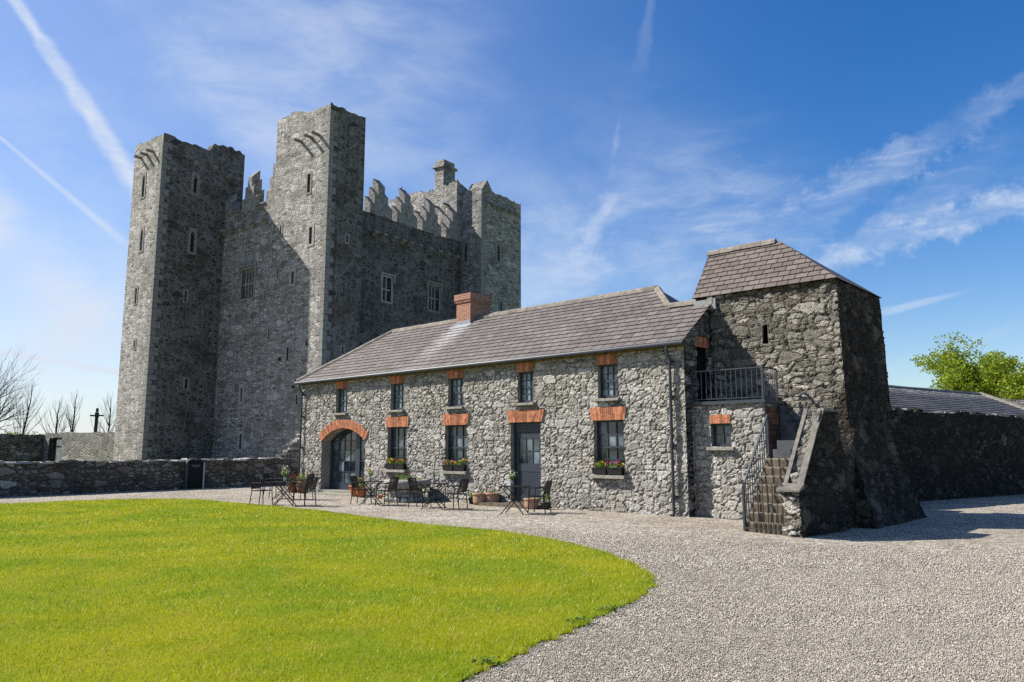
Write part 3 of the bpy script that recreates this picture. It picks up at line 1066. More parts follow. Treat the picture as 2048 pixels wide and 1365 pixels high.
# front-left tower
T1 = MB()
t1F = [(-13.19, 0.30, 18.40, 19.95), (-12.94, 0.28, 14.67, 16.17), (-13.16, 0.22, 11.15, 12.18), (-12.89, 0.15, 8.18, 8.68)]
t1R = [(-2.31, 0.26, 14.79, 16.25), (-2.55, 0.12, 11.38, 12.11), (-2.14, 0.18, 5.65, 6.27), (-2.34, 0.24, 18.88, 20.13)]
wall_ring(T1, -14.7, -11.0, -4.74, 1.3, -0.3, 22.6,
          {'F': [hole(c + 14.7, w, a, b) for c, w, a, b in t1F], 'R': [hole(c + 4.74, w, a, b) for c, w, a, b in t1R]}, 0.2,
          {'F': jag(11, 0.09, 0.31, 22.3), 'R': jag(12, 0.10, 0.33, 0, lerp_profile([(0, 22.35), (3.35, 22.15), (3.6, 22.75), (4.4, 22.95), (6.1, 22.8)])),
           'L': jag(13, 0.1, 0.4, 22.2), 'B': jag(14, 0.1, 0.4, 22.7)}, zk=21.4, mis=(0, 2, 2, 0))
T1o = T1.build('tower', CB, CA)
for i, (c, w, a, b) in enumerate(t1F):
    slit(T1o, 'F', -4.74, c, w, a, b, 'pointed' if i < 2 else 'flat', 0.16 if i < 2 else 0.12)
for i, (c, w, a, b) in enumerate(t1R):
    slit(T1o, 'R', -11.0, c, w, a, b, 'pointed' if i in (0, 3) else 'flat', 0.2 if i in (0, 3) else 0.13)
for c, z in ((-13.75, 21.3), (-13.0, 21.35), (-12.25, 21.4)):
    corbel(T1o, 'F', -4.74, c, z, 0.5, 0.17, 0.13)
quoins(T1o, -11.0, -4.74, 0, 22.0, 1)
for c, z in ((-1.0, 21.2), (0.1, 20.9), (-2.4, 21.1)):
    corbel(T1o, 'R', -11.0, c, z, 0.22, 0.3, 0.25)

# centre tower
T2 = MB()
t2F = [(-1.85, 0.28, 17.64, 18.84), (-1.48, 0.28, 14.27, 15.34), (-4.54, 0.13, 15.40, 15.99), (-4.66, 0.12, 12.53, 13.17), (-3.10, 0.24, 11.98, 12.75),
       (-5.30, 0.12, 8.66, 9.35), (-3.28, 0.18, 7.16, 7.98), (-2.20, 0.15, 4.41, 4.96)]
t2R = [(1.62, 0.13, 14.47, 14.94), (1.54, 0.12, 7.46, 7.9)]
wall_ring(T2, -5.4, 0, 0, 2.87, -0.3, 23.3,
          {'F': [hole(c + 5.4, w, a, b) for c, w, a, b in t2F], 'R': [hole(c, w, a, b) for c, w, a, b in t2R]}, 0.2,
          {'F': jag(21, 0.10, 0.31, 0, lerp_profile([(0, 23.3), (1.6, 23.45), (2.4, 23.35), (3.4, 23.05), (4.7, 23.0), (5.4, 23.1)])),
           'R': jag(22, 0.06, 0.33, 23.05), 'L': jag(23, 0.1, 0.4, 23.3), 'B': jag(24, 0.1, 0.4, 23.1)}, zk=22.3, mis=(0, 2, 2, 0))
T2o = T2.build('tower', CB, CA)
for i, (c, w, a, b) in enumerate(t2F):
    slit(T2o, 'F', 0, c, w, a, b, 'flat', 0.2 if i in (1, 4) else 0.14, 'dressed_pale' if i in (1, 4) else 'dressed')
for c, w, a, b in t2R:
    slit(T2o, 'R', 0, c, w, a, b)
for c, z in ((-2.75, 21.25), (-1.77, 21.3), (-1.06, 21.3)):
    corbel(T2o, 'F', 0, c, z, 0.6, 0.17, 0.13)
quoins(T2o, 0, 0, 0, 22.7, 2)

for fx, fz, lab in ((-1.4, 8.05, 'green tuft growing on the castle wall, topmost of the four tufts'), (-1.75, 5.9, 'green tuft low on the castle wall, just above the house eave corner'),
                    (-2.5, 5.5, 'green tuft low on the castle wall, left of the one over the eave'), (-4.0, 7.3, 'small green tuft on the castle wall, leftmost of the four tufts')):
    rr = random.Random(int(-fx * 10))
    fb = MB()
    leaves(fb, (0, -0.06, 0), (0.13, 0.08, 0.12), 46, 0.05, rr)
    fo = fb.build('wall_fern', M['leaf_ivy'], loc=Matrix.Translation(CA.location) @ Matrix.Rotation(R(-37.16), 4, 'Z') @ Vector((fx, -0.02, fz)), rotz=R(-37.16))
    tag(fo, lab, 'fern', 'green tufts on the castle wall')

# far right tower
T3 = MB()
t3F = [(-1.52, 0.28, 16.14, 17.65)]
t3R = [(16.89, 0.30, 16.34, 17.74), (17.23, 0.28, 12.2, 13.2)]
wall_ring(T3, -6.5, 0, 14.75, 19.85, -0.3, 21.9, {'F': [hole(c + 6.5, w, a, b) for c, w, a, b in t3F], 'R': [hole(c - 14.75, w, a, b) for c, w, a, b in t3R]}, 0.22,
          {'F': jag(31, 0.08, 0.4, 21.8), 'R': jag(32, 0.08, 0.3, 21.75), 'L': jag(33, 0.1, 0.4, 21.7), 'B': jag(34, 0.1, 0.4, 21.7)}, zk=21.0, mis=(0, 0, 0, 0))
T3o = T3.build('tower', CB, CA, uvoff=5.0)
slit(T3o, 'F', 14.75, *t3F[0], 'pointed', 0.16)
for i, q in enumerate(t3R):
    slit(T3o, 'R', 0, *q, 'pointed', 0.18)
for c in (15.35, 16.05, 16.74, 17.5, 18.25, 19.03):
    corbel(T3o, 'R', 0, c, 20.75, 0.35, 0.24, 0.22)
mb = MB()
mb.prism([(14.76, 21.6), (16.25, 21.6), (15.45, 22.55)], 'x', -1.6, 0.015)
mb.build('gablet', M['castle'], T3o)
quoins(T3o, 0, 14.75, 8, 21.4, 3)

# cap house beside it, with a chimney
mb = MB()
wall_ring(mb, -9.6, -2.03, 14.2, 18.6, 14, 22.6, res=0.2, top={'F': jag(41, 0.13, 0.3, 0, lerp_profile([(0, 22.6), (2.6, 22.55), (5, 22.35), (7.0, 22.45), (7.6, 22.75)])),
                                                            'R': jag(42, 0.12, 0.4, 0, lerp_profile([(0, 22.7), (1.2, 22.3), (2, 21.6), (4.4, 21.6)])),
                                                            'L': jag(43, 0.1, 0.4, 22.5), 'B': jag(44, 0.1, 0.4, 22.4)}, zk=21.0)
cap = mb.build('cap_house', CB, CA, uvoff=9.0)
for c, z in ((-6.04, 20.8), (-3.98, 20.85), (-2.95, 20.85)):
    corbel(cap, 'F', 14.2, c, z, 0.6, 0.17, 0.13)
mb = MB()
mb.box(-4.45, -3.5, 14.23, 15.6, 21.9, 24.1)
mb.box(-4.6, -3.35, 14.08, 15.75, 24.1, 24.28)
mb.box(-4.42, -3.52, 14.26, 15.57, 24.28, 24.72)
mb.box(-4.3, -3.65, 14.4, 15.4, 24.72, 24.8)
mb.build('chimney', [M['castle']], CA)

# curtain walls between the towers
mb = MB()
wAh = [(-7.89, 1.37, 11.63, 13.60), (-5.9, 0.12, 11.30, 11.87), (-7.98, 0.2, 4.81, 5.70), (-7.81, 0.24, 1.76, 2.69)]
panel(mb, (-11, 0.004, 0), (1, 0, 0), 5.6, -0.3, 17.9, [hole(c + 11, w, a, b) for c, w, a, b in wAh], 0.6, jag(51, 0.05, 0.5, 17.9), 17.2, 0.5, 0, bmi=1)
mb.face([(-11, 0, 17.88), (-5.4, 0, 17.88), (-5.4, 0.9, 17.88), (-11, 0.9, 17.88)])
mb.face([(-5.4, 0.9, 17.88), (-5.4, 0.9, 16), (-11, 0.9, 16), (-11, 0.9, 17.88)])
WA = mb.build('curtain_wall', CB, CA, uvoff=3.0)
mullioned(WA, 'F', 0.004, *wAh[0], 4)
for q in wAh[1:]:
    slit(WA, 'F', 0.004, *q, 'flat', 0.14 if q[1] < 0.15 else 0.2, 'dressed' if q[1] < 0.15 else 'dressed_pale')
for c in (-10.7, -9.8, -8.76, -7.5, -6.1):
    corbel(WA, 'F', 0, c, 16.75, 0.4, 0.34, 0.3)
mb = MB()
mb.box(-10.2, -9.05, -0.1, 0.5, 17.86, 17.95)
mb.build('ledge', M['dressed'], WA)
mb = MB()
mb.box(-7.42, -6.3, -0.1, 0.5, 17.86, 17.95)
mb.build('ledge', M['dressed'], WA)

mb = MB()
wBh = [(6.98, 0.78, 11.82, 13.48), (11.72, 1.08, 11.86, 13.70)]
panel(mb, (-2, 2.6, 0), (0, 1, 0), 12.2, -0.3, 17.75, [hole(c - 2.6, w, a, b) for c, w, a, b in wBh], 0.6, jag(52, 0.05, 0.5, 17.7), 17.0, 0.5, 2, bmi=1)
mb.face([(-2, 2.6, 17.68), (-2, 14.8, 17.68), (-2.9, 14.8, 17.68), (-2.9, 2.6, 17.68)])
mb.face([(-2.9, 2.6, 17.68), (-2.9, 14.8, 17.68), (-2.9, 14.8, 16), (-2.9, 2.6, 16)])
WB = mb.build('curtain_wall', CB, CA)
mullioned(WB, 'R', -2, *wBh[0], 2, arched=False, m='dressed_pale')
mullioned(WB, 'R', -2, *wBh[1], 3)
for c in (5.57, 6.4, 7.4, 8.25, 8.98, 9.9, 10.95, 12.0, 13.0, 13.95):
    corbel(WB, 'R', -2, c, 16.45, 0.4, 0.32, 0.3)


M['merlon'] = simple('battlement_limestone', (0.235, 0.226, 0.212), 0.9, 0.15, var=0.5, scale=3.5, bump=0.06)


def merlon(name, kind, off, c, steps, base, th=0.6, m=M['merlon']):
    """Stepped battlement: each step (half width outer edge, z inner, drop) has a cap that slopes outwards."""
    mb = MB()
    for (xa, xb, z) in steps:
        mb.hexa([(c + xa, 0, base), (c + xb, 0, base), (c + xb, th, base), (c + xa, th, base)],
                [(c + xa, 0, z - 0.62), (c + xb, 0, z - 0.62), (c + xb, th, z), (c + xa, th, z)])
    mb.move(place_face(kind, off))
    return mb.build(name, m, CA)


def steps_full(w, zs):
    h = w / 2
    a, b = h * 0.62, h * 0.30
    return [(-h, -a, zs[0]), (-a, -b, zs[1]), (-b, b, zs[2]), (b, a, zs[1]), (a, h, zs[0])]


for c in (6.28, 8.82, 11.4):
    merlon('merlon', 'R', -2.0, c, steps_full(2.05, (19.05, 19.8, 20.5)), 17.5)
merlon('merlon', 'R', -2.0, 13.9, [(-0.95, -0.55, 19.05), (-0.55, -0.2, 19.75), (-0.2, 0.25, 20.4), (0.25, 0.9, 20.4)], 17.5)
merlon('merlon', 'R', -2.0, 3.6, [(-0.7, -0.3, 18.6), (-0.3, 0.3, 18.1)], 17.5)
merlon('merlon', 'F', 0.0, -8.22, steps_full(1.62, (19.2, 20.0, 20.7)), 17.7)
merlon('merlon', 'F', 0.0, -5.85, [(-0.45, -0.12, 19.3), (-0.12, 0.2, 20.2), (0.2, 0.45, 21.0)], 17.7)
merlon('merlon', 'F', 0.0, -10.6, [(-0.42, -0.05, 19.6), (-0.05, 0.4, 18.9)], 17.7)
mb = MB()
for k, (xa, za, xb, zb) in enumerate(((-3.1, 16.9, -6.5, 18.9), (-6.5, 18.9, -10.2, 16.9))):
    n = 14
    for q in range(n):
        t0, t1 = q / n, (q + 1) / n + 0.02
        mb.face([(xa + (xb - xa) * t0, 1.5, za + (zb - za) * t0), (xa + (xb - xa) * t0, 14.2, za + (zb - za) * t0),
                 (xa + (xb - xa) * t1, 14.2, za + (zb - za) * t1 - 0.03), (xa + (xb - xa) * t1, 1.5, za + (zb - za) * t1 - 0.03)])
mb.build('roof', M['slate_castle'], CA)

# crow on a battlement
mb = MB()
mb.tube([(0.16, 0, 0.2), (0.05, 0, 0.17), (-0.08, 0, 0.2), (-0.17, 0, 0.28), (-0.22, 0, 0.36), (-0.27, 0, 0.37)], [0.02, 0.07, 0.1, 0.08, 0.055, 0.03], 8)
mb.tube([(-0.27, 0, 0.37), (-0.36, 0, 0.35)], [0.025, 0.004], 6)
mb.hexa([(0.1, -0.05, 0.14), (0.36, -0.04, 0.09), (0.36, 0.04, 0.09), (0.1, 0.05, 0.14)], [(0.1, -0.05, 0.19), (0.36, -0.04, 0.115), (0.36, 0.04, 0.115), (0.1, 0.05, 0.19)])
for s in (-0.03, 0.03):
    mb.tube([(-0.03, s, 0.14), (-0.04, s, 0.0)], 0.009, 5)
cr = mb.build('crow', M['feather'], None, smooth=True)
p = Matrix.Translation(CA.location) @ Matrix.Rotation(R(-37.16), 4, 'Z') @ Vector((-2.55, 8.62, 20.37))
cr.location = p
cr.rotation_euler.z = R(150)
cr.scale = (0.6, 0.6, 0.6)
tag(cr, 'black crow perched on top of a stepped battlement', 'bird')

# ------------------------------------------------------------------ house
HO = thing('stone_house', 'long two storey rubble stone house with slate roof and orange brick window heads', 'house', (4.208, 19.827, 0), R(-42.42))
XL, XR = -17.45, 0.31
UPW = [(-14.66, 0.72), (-11.28, 0.71), (-8.25, 0.69), (-5.15, 0.64), (-2.10, 0.66)]
LOW = [(-11.23, 1.06), (-8.20, 1.04), (-2.10, 1.00)]
DOOR = (-5.15, 1.2, 0.1, 2.5)
ARC = (-14.5, 2.8, 0.0, 2.5)
SPRING = 2.02
mb = MB()
hs = [hole(c - XL, w, 3.1, 4.03) for c, w in UPW] + [hole(c - XL, w, 1.0, 2.48) for c, w in LOW] + [hole(DOOR[0] - XL, DOOR[1], 0.0, 2.5), hole(ARC[0] - XL, ARC[1], 0.0, 2.5) + (0.6,)]
panel(mb, (XL, 0, 0), (1, 0, 0), XR - XL, -0.1, 4.5, [(h[0], h[1], h[2] if h[2] > 0.01 else -0.1) + tuple(h[3:]) for h in hs], 0.045, depth=0.34, rmi=2, bmi=1)


def arch_z(x, c=ARC[0], hw=1.4, sp=SPRING, rise=0.48):
    t = min(1, abs(x - c) / hw)
    rad = (hw * hw + rise * rise) / (2 * rise)
    return sp + math.sqrt(max(0, rad * rad - (t * hw) ** 2)) - (rad - rise)


n = 40
for k in range(n):
    xa, xb = ARC[0] - 1.4 + 2.8 * k / n, ARC[0] - 1.4 + 2.8 * (k + 1) / n
    za, zb = arch_z(xa), arch_z(xb)
    mb.face([(xa, 0, za), (xb, 0, zb), (xb, 0, 2.5), (xa, 0, 2.5)], 0)
    mb.face([(xa, 0, za), (xa, 0.45, za), (xb, 0.45, zb), (xb, 0, zb)], 2)
gtop = lambda y: min(4.45 + 0.739 * (y + 0.2), 4.45 + 0.739 * (1.75) - 0.739 * (y - 1.55)) - 0.08
panel(mb, (XR, 0, 0), (0, 1, 0), 3.3, -0.1, 4.5, [(0.72, 1.25, 2.88, 4.38)], 0.06, gtop, 4.4, 0.3, 3, rmi=1, bmi=1)
mb.face([(XR, 3.3, 0), (XR, 5.5, 0), (XR, 5.5, 4.4), (XR, 3.3, 4.4)], 3)
mb.face([(XR, 5.5, 0), (XL, 5.5, 0), (XL, 5.5, 4.5), (XR, 5.5, 4.5)], 3)
panel(mb, (XL, 5.5, 0), (0, -1, 0), 5.5, -0.1, 4.5, res=0.2)
hw_ = mb.build('wall', [M['house'], M['dark'], M['plaster'], M['tower']], HO, smooth=False, merge=True)


def flat_arch(mb, xa, xb, z0, z1, splay, y0, y1, bw=0.068):
    n = max(4, int(round((xb - xa + splay) / bw)))
    for k in range(n):
        t0, t1 = k / n, (k + 1) / n
        g0, g1 = 0.05 / n, -0.05 / n
        a0, a1 = xa + (xb - xa) * (t0 + g0), xa + (xb - xa) * (t1 + g1)
        c0, c1 = xa - splay + (xb - xa + 2 * splay) * (t0 + g0), xa - splay + (xb - xa + 2 * splay) * (t1 + g1)
        j = random.uniform(-0.004, 0.004)
        cut = random.choice((None, 0.45, 0.6)) if z1 - z0 > 0.33 else None
        segs = [(0, 1)] if cut is None else [(0, cut - 0.015), (cut + 0.015, 1)]
        for s0, s1 in segs:
            L = lambda lo, hi, s: lo + (hi - lo) * s
            mb.hexa([(L(a0, c0, s0), y0 + j, L(z0, z1, s0)), (L(a1, c1, s0), y0 + j, L(z0, z1, s0)), (L(a1, c1, s0), y1, L(z0, z1, s0)), (L(a0, c0, s0), y1, L(z0, z1, s0))],
                    [(L(a0, c0, s1), y0 + j, L(z0, z1, s1)), (L(a1, c1, s1), y0 + j, L(z0, z1, s1)), (L(a1, c1, s1), y1, L(z0, z1, s1)), (L(a0, c0, s1), y1, L(z0, z1, s1))])
    mb.hexa([(xa, y0 + 0.012, z0), (xb, y0 + 0.012, z0), (xb, y1 - 0.01, z0), (xa, y1 - 0.01, z0)],
            [(xa - splay, y0 + 0.012, z1), (xb + splay, y0 + 0.012, z1), (xb + splay, y1 - 0.01, z1), (xa - splay, y1 - 0.01, z1)], 1)


def sash(parent, c, w, z0, z1, depth, cols, rows, lintel, sill, seed, base=(0.0), fw=0.05):
    """A painted sash window set back in its opening, with panes, sill and brick head."""
    x0, x1 = c - w / 2, c + w / 2
    mb = MB()
    y0, y1 = depth, depth + 0.07
    mb.box(x0, x0 + fw, y0, y1, z0, z1)
    mb.box(x1 - fw, x1, y0, y1, z0, z1)
    mb.box(x0 + fw, x1 - fw, y0, y1, z1 - fw, z1)
    mb.box(x0 + fw, x1 - fw, y0, y1, z0, z0 + fw * 1.4)
    zm = (z0 + z1) / 2
    if rows >= 4:
        mb.box(x0 + fw, x1 - fw, y0 - 0.012, y1, zm - 0.028, zm + 0.028)
    ix0, ix1, iz0, iz1 = x0 + fw, x1 - fw, z0 + fw * 1.4, z1 - fw
    for k in range(1, cols):
        x = ix0 + (ix1 - ix0) * k / cols
        mb.box(x - 0.013, x + 0.013, y0 + 0.01, y1 - 0.01, iz0, iz1)
    for k in range(1, rows):
        if rows >= 4 and k == rows // 2:
            continue
        z = iz0 + (iz1 - iz0) * k / rows
        for q in range(cols):
            xa = ix0 + (ix1 - ix0) * q / cols + (0.0131 if q else 0)
            xb = ix0 + (ix1 - ix0) * (q + 1) / cols - (0.0131 if q < cols - 1 else 0)
            mb.box(xa, xb, y0 + 0.012, y1 - 0.012, z - 0.013, z + 0.013)
    wo = mb.build('window', M['paint'], parent)
    gl = MB()
    for i in range(cols):
        for j in range(rows):
            xa, xb = ix0 + (ix1 - ix0) * i / cols, ix0 + (ix1 - ix0) * (i + 1) / cols
            za, zb = iz0 + (iz1 - iz0) * j / rows, iz0 + (iz1 - iz0) * (j + 1) / rows
            gl.face([(xa, y0 + 0.04, za), (xb, y0 + 0.04, za), (xb, y0 + 0.04, zb), (xa, y0 + 0.04, zb)])
    gl.build('glass', M['glass_sky' if z0 > 2.5 else 'glass'], wo)
    lb = MB()
    flat_arch(lb, *lintel, -0.03, 0.09)
    lb.build('brick_lintel', [M['brick'], M['mortar']], wo)
    if sill:
        sb = MB()
        xa, xb, zt, h, pr = sill
        sb.hexa([(xa, -pr, zt - h), (xb, -pr, zt - h), (xb, depth, zt - h), (xa, depth, zt - h)],
                [(xa, -pr, zt - 0.02), (xb, -pr, zt - 0.02), (xb, depth, zt), (xa, depth, zt)])
        sb.build('sill', M['sill'], wo)
    return wo


for i, (c, w) in enumerate(UPW):
    sash(HO, c, w, 3.1, 4.03, 0.13, 3, 4, (c - w / 2 - 0.03, c + w / 2 + 0.03, 4.032, 4.34, 0.012), (c - w / 2 - 0.09, c + w / 2 + 0.09, 3.1, 0.09, 0.13), i)
for i, (c, w) in enumerate(LOW):
    sash(HO, c, w, 1.0, 2.48, 0.15, 3, 4, (c - w / 2 - 0.06, c + w / 2 + 0.06, 2.482, 2.85, 0.055), (c - w / 2 - 0.08, c + w / 2 + 0.08, 0.998, 0.1, 0.16), 10 + i)

# plank door with six panes
mb = MB()
dx0, dx1 = DOOR[0] - 0.6, DOOR[0] + 0.6
yd = 0.17
mb.box(dx0, dx0 + 0.07, yd - 0.03, yd + 0.06, 0.12, 2.5)
mb.box(dx1 - 0.07, dx1, yd - 0.03, yd + 0.06, 0.12, 2.5)
mb.box(dx0 + 0.07, dx1 - 0.07, yd - 0.02, yd + 0.06, 2.2, 2.5)
for k in range(3):
    mb.box(dx0 + 0.07, dx1 - 0.07, yd - 0.045, yd - 0.02, 2.24 + k * 0.085, 2.29 + k * 0.085)
a0, a1 = dx0 + 0.075, dx1 - 0.075
mb.box(a0, a0 + 0.12, yd, yd + 0.045, 0.13, 2.19)
mb.box(a1 - 0.12, a1, yd, yd + 0.045, 0.13, 2.19)
mb.box(a0 + 0.12, a1 - 0.12, yd, yd + 0.045, 2.02, 2.19)
mb.box(a0 + 0.12, a1 - 0.12, yd, yd + 0.045, 1.02, 1.26)
mb.box(a0 + 0.12, a1 - 0.12, yd, yd + 0.045, 0.13, 0.3)
n = 9
for k in range(n):
    xa = a0 + 0.12 + (a1 - a0 - 0.24) * k / n
    mb.box(xa + 0.004, xa + (a1 - a0 - 0.24) / n - 0.004, yd + 0.012, yd + 0.04, 0.3, 1.02)
for k in (1, 2):
    x = a0 + 0.12 + (a1 - a0 - 0.24) * k / 3
    mb.box(x - 0.015, x + 0.015, yd + 0.005, yd + 0.04, 1.26, 2.02)
for k in range(3):
    xa = a0 + 0.12 + (a1 - a0 - 0.24) * k / 3 + 0.016
    mb.box(xa, xa + (a1 - a0 - 0.24) / 3 - 0.032, yd + 0.006, yd + 0.039, 1.625, 1.655)
do = mb.build('door', M['paint'], HO)
gl = MB()
for i in range(3):
    for j in range(2):
        xa = a0 + 0.12 + (a1 - a0 - 0.24) * i / 3
        za = 1.26 + 0.38 * j
        gl.face([(xa, yd + 0.025, za), (xa + (a1 - a0 - 0.24) / 3, yd + 0.025, za), (xa + (a1 - a0 - 0.24) / 3, yd + 0.025, za + 0.38), (xa, yd + 0.025, za + 0.38)])
gl.build('glass', M['glass'], do)
mb = MB()
mb.lathe([(0.005, -0.03), (0.028, -0.02), (0.034, 0), (0.028, 0.02), (0.005, 0.03)], (0, 0, 0), 10)
mb.move(lambda x, y, z: (a0 + 0.07 + x, yd - 0.04 + y, 0.98 + z))
mb.build('door_knob', M['dressed_pale'], do, smooth=True)
lb = MB()
flat_arch(lb, dx0 - 0.06, dx1 + 0.06, 2.502, 2.87, 0.1, -0.03, 0.09)
lb.build('brick_lintel', [M['brick'], M['mortar']], do)
mb = MB()
mb.box(dx0 - 0.75, dx1 + 0.35, -0.62, 0.0, -0.02, 0.09)
mb.box(dx0, dx1, 0.0, 0.3, -0.02, 0.12)
mb.build('doorstep', M['step'], HO)

# arched glazed double door
ax0, ax1 = ARC[0] - 1.4, ARC[0] + 1.4
ya = 0.42
mb = MB()
fw = 0.11


def bar_arch(mb, xa, xb, za, y0, y1):
    """An upright from za up to the arch."""
    mb.hexa([(xa, y0, za), (xb, y0, za), (xb, y1, za), (xa, y1, za)], [(xa, y0, arch_z(xa) - 0.004), (xb, y0, arch_z(xb) - 0.004), (xb, y1, arch_z(xb) - 0.004), (xa, y1, arch_z(xa) - 0.004)])


bar_arch(mb, ax0 + 0.004, ax0 + 0.16, 0.14, ya, ya + 0.08)
bar_arch(mb, ax1 - 0.16, ax1 - 0.004, 0.14, ya, ya + 0.08)
xm = ARC[0] + 0.42
bar_arch(mb, xm - 0.13, xm + 0.13, 0.14, ya - 0.01, ya + 0.08)
for xa, xb in ((ax0 + 0.16, xm - 0.13), (xm + 0.13, ax1 - 0.16)):
    mb.box(xa, xb, ya, ya + 0.07, 0.14, 0.42)
    nb = 4 if xb - xa > 1.2 else 2
    for k in range(1, nb):
        x = xa + (xb - xa) * k / nb
        bar_arch(mb, x - 0.016, x + 0.016, 0.42, ya + 0.012, ya + 0.06)
    for z in (0.83, 1.24, 1.65, 2.03):
        for k in range(nb):
            p, q_ = xa + (xb - xa) * k / nb + 0.0165, xa + (xb - xa) * (k + 1) / nb - 0.0165
            zz = min(z, min(arch_z(p), arch_z(q_)) - 0.1)
            mb.box(p, q_, ya + 0.014, ya + 0.058, zz - 0.014, zz + 0.014)
for k in range(24):
    xa, xb = ax0 + 0.01 + 2.78 * k / 24, ax0 + 0.01 + 2.78 * (k + 1) / 24
    za, zb = arch_z(xa) - 0.01, arch_z(xb) - 0.01
    mb.hexa([(xa, ya - 0.006, za - 0.1), (xb, ya - 0.006, zb - 0.1), (xb, ya + 0.086, zb - 0.1), (xa, ya + 0.086, za - 0.1)], [(xa, ya - 0.006, za), (xb, ya - 0.006, zb), (xb, ya + 0.086, zb), (xa, ya + 0.086, za)])
ad = mb.build('arched_door', M['paint'], HO)
for xa, xb in ((ax0 + 0.16, xm - 0.13), (xm + 0.13, ax1 - 0.16)):
    gl = MB()
    nb = 4 if xb - xa > 1.2 else 2
    zr = [0.42, 0.83, 1.24, 1.65, 2.03, 2.6]
    for k in range(nb):
        for j in range(5):
            p, q_ = xa + (xb - xa) * k / nb, xa + (xb - xa) * (k + 1) / nb
            gl.face([(p, ya + 0.035, zr[j]), (q_, ya + 0.035, zr[j]), (q_, ya + 0.035, min(zr[j + 1], arch_z(q_))), (p, ya + 0.035, min(zr[j + 1], arch_z(p)))])
    gl.build('glass', M['glass'], ad)
mb = MB()
nb = 48
rad = (1.4 ** 2 + 0.48 ** 2) / (2 * 0.48)
cz = SPRING + 0.48 - rad
th0 = math.asin(1.4 / rad)
for k in range(nb):
    for (r0, r1, off) in ((rad + 0.002, rad + 0.34, 0),):
        t0 = -th0 + 2 * th0 * (k + 0.06) / nb
        t1 = -th0 + 2 * th0 * (k + 0.94) / nb
        cut = random.choice((0.35, 0.5, 0.65, None))
        for s0, s1 in ([(0, 1)] if cut is None else [(0, cut - 0.02), (cut + 0.02, 1)]):
            ra, rb = r0 + (r1 - r0) * s0, r0 + (r1 - r0) * s1
            Q = lambda r, t, y: (ARC[0] + r * math.sin(t), y, cz + r * math.cos(t))
            j = random.uniform(-0.004, 0.004)
            mb.hexa([Q(ra, t0, -0.03 + j), Q(ra, t1, -0.03 + j), Q(ra, t1, 0.08), Q(ra, t0, 0.08)], [Q(rb, t0, -0.03 + j), Q(rb, t1, -0.03 + j), Q(rb, t1, 0.08), Q(rb, t0, 0.08)])
    t0, t1 = -th0 + 2 * th0 * k / nb, -th0 + 2 * th0 * (k + 1) / nb
    Q = lambda r, t, y: (ARC[0] + r * math.sin(t), y, cz + r * math.cos(t))
    mb.hexa([Q(rad + .004, t0, -0.017), Q(rad + .004, t1, -0.017), Q(rad + .004, t1, 0.07), Q(rad + .004, t0, 0.07)], [Q(rad + 0.335, t0, -0.017), Q(rad + 0.335, t1, -0.017), Q(rad + 0.335, t1, 0.07), Q(rad + 0.335, t0, 0.07)], 1)
mb.build('brick_arch', [M['brick'], M['mortar']], ad)
mb = MB()
mb.box(ax0 - 0.1, ax1 + 0.3, -0.55, 0.0, -0.02, 0.05)
mb.box(ax0, ax1, 0.0, 0.5, -0.02, 0.14)
mb.build('doorstep', M['sill'], HO)

# gable door to the balcony
mb = MB()
mb.box(XR - 0.2, XR - 0.14, 0.72, 1.25, 2.88, 4.38)
for k in range(4):
    mb.box(XR - 0.14, XR - 0.125, 0.73 + k * 0.13, 0.85 + k * 0.13, 2.9, 4.36)
gd = mb.build('door', M['black'], HO)
lb = MB()
flat_arch(lb, 0.68, 1.29, 4.382, 4.66, 0.01, -0.03, 0.09)
lb.move(lambda x, y, z: (XR - y, x, z))
lb.build('brick_lintel', [M['brick'], M['mortar']], gd)

# roof
SL = math.atan(0.739)
EY, EZ = -0.2, 4.45
VR = 2.95 / math.cos(SL)
V1 = 1.75 / math.cos(SL)


def clip(poly, hp):
    """Keep the part of a 2-D polygon where a*x + b*y <= c."""
    a, b, c = hp
    out = []
    for k in range(len(poly)):
        p, q_ = poly[k], poly[(k + 1) % len(poly)]
        dp, dq = a * p[0] + b * p[1] - c, a * q_[0] + b * q_[1] - c
        if dp <= 0:
            out.append(p)
        if dp * dq < 0:
            t = dp / (dp - dq)
            out.append((p[0] + (q_[0] - p[0]) * t, p[1] + (q_[1] - p[1]) * t))
    return out


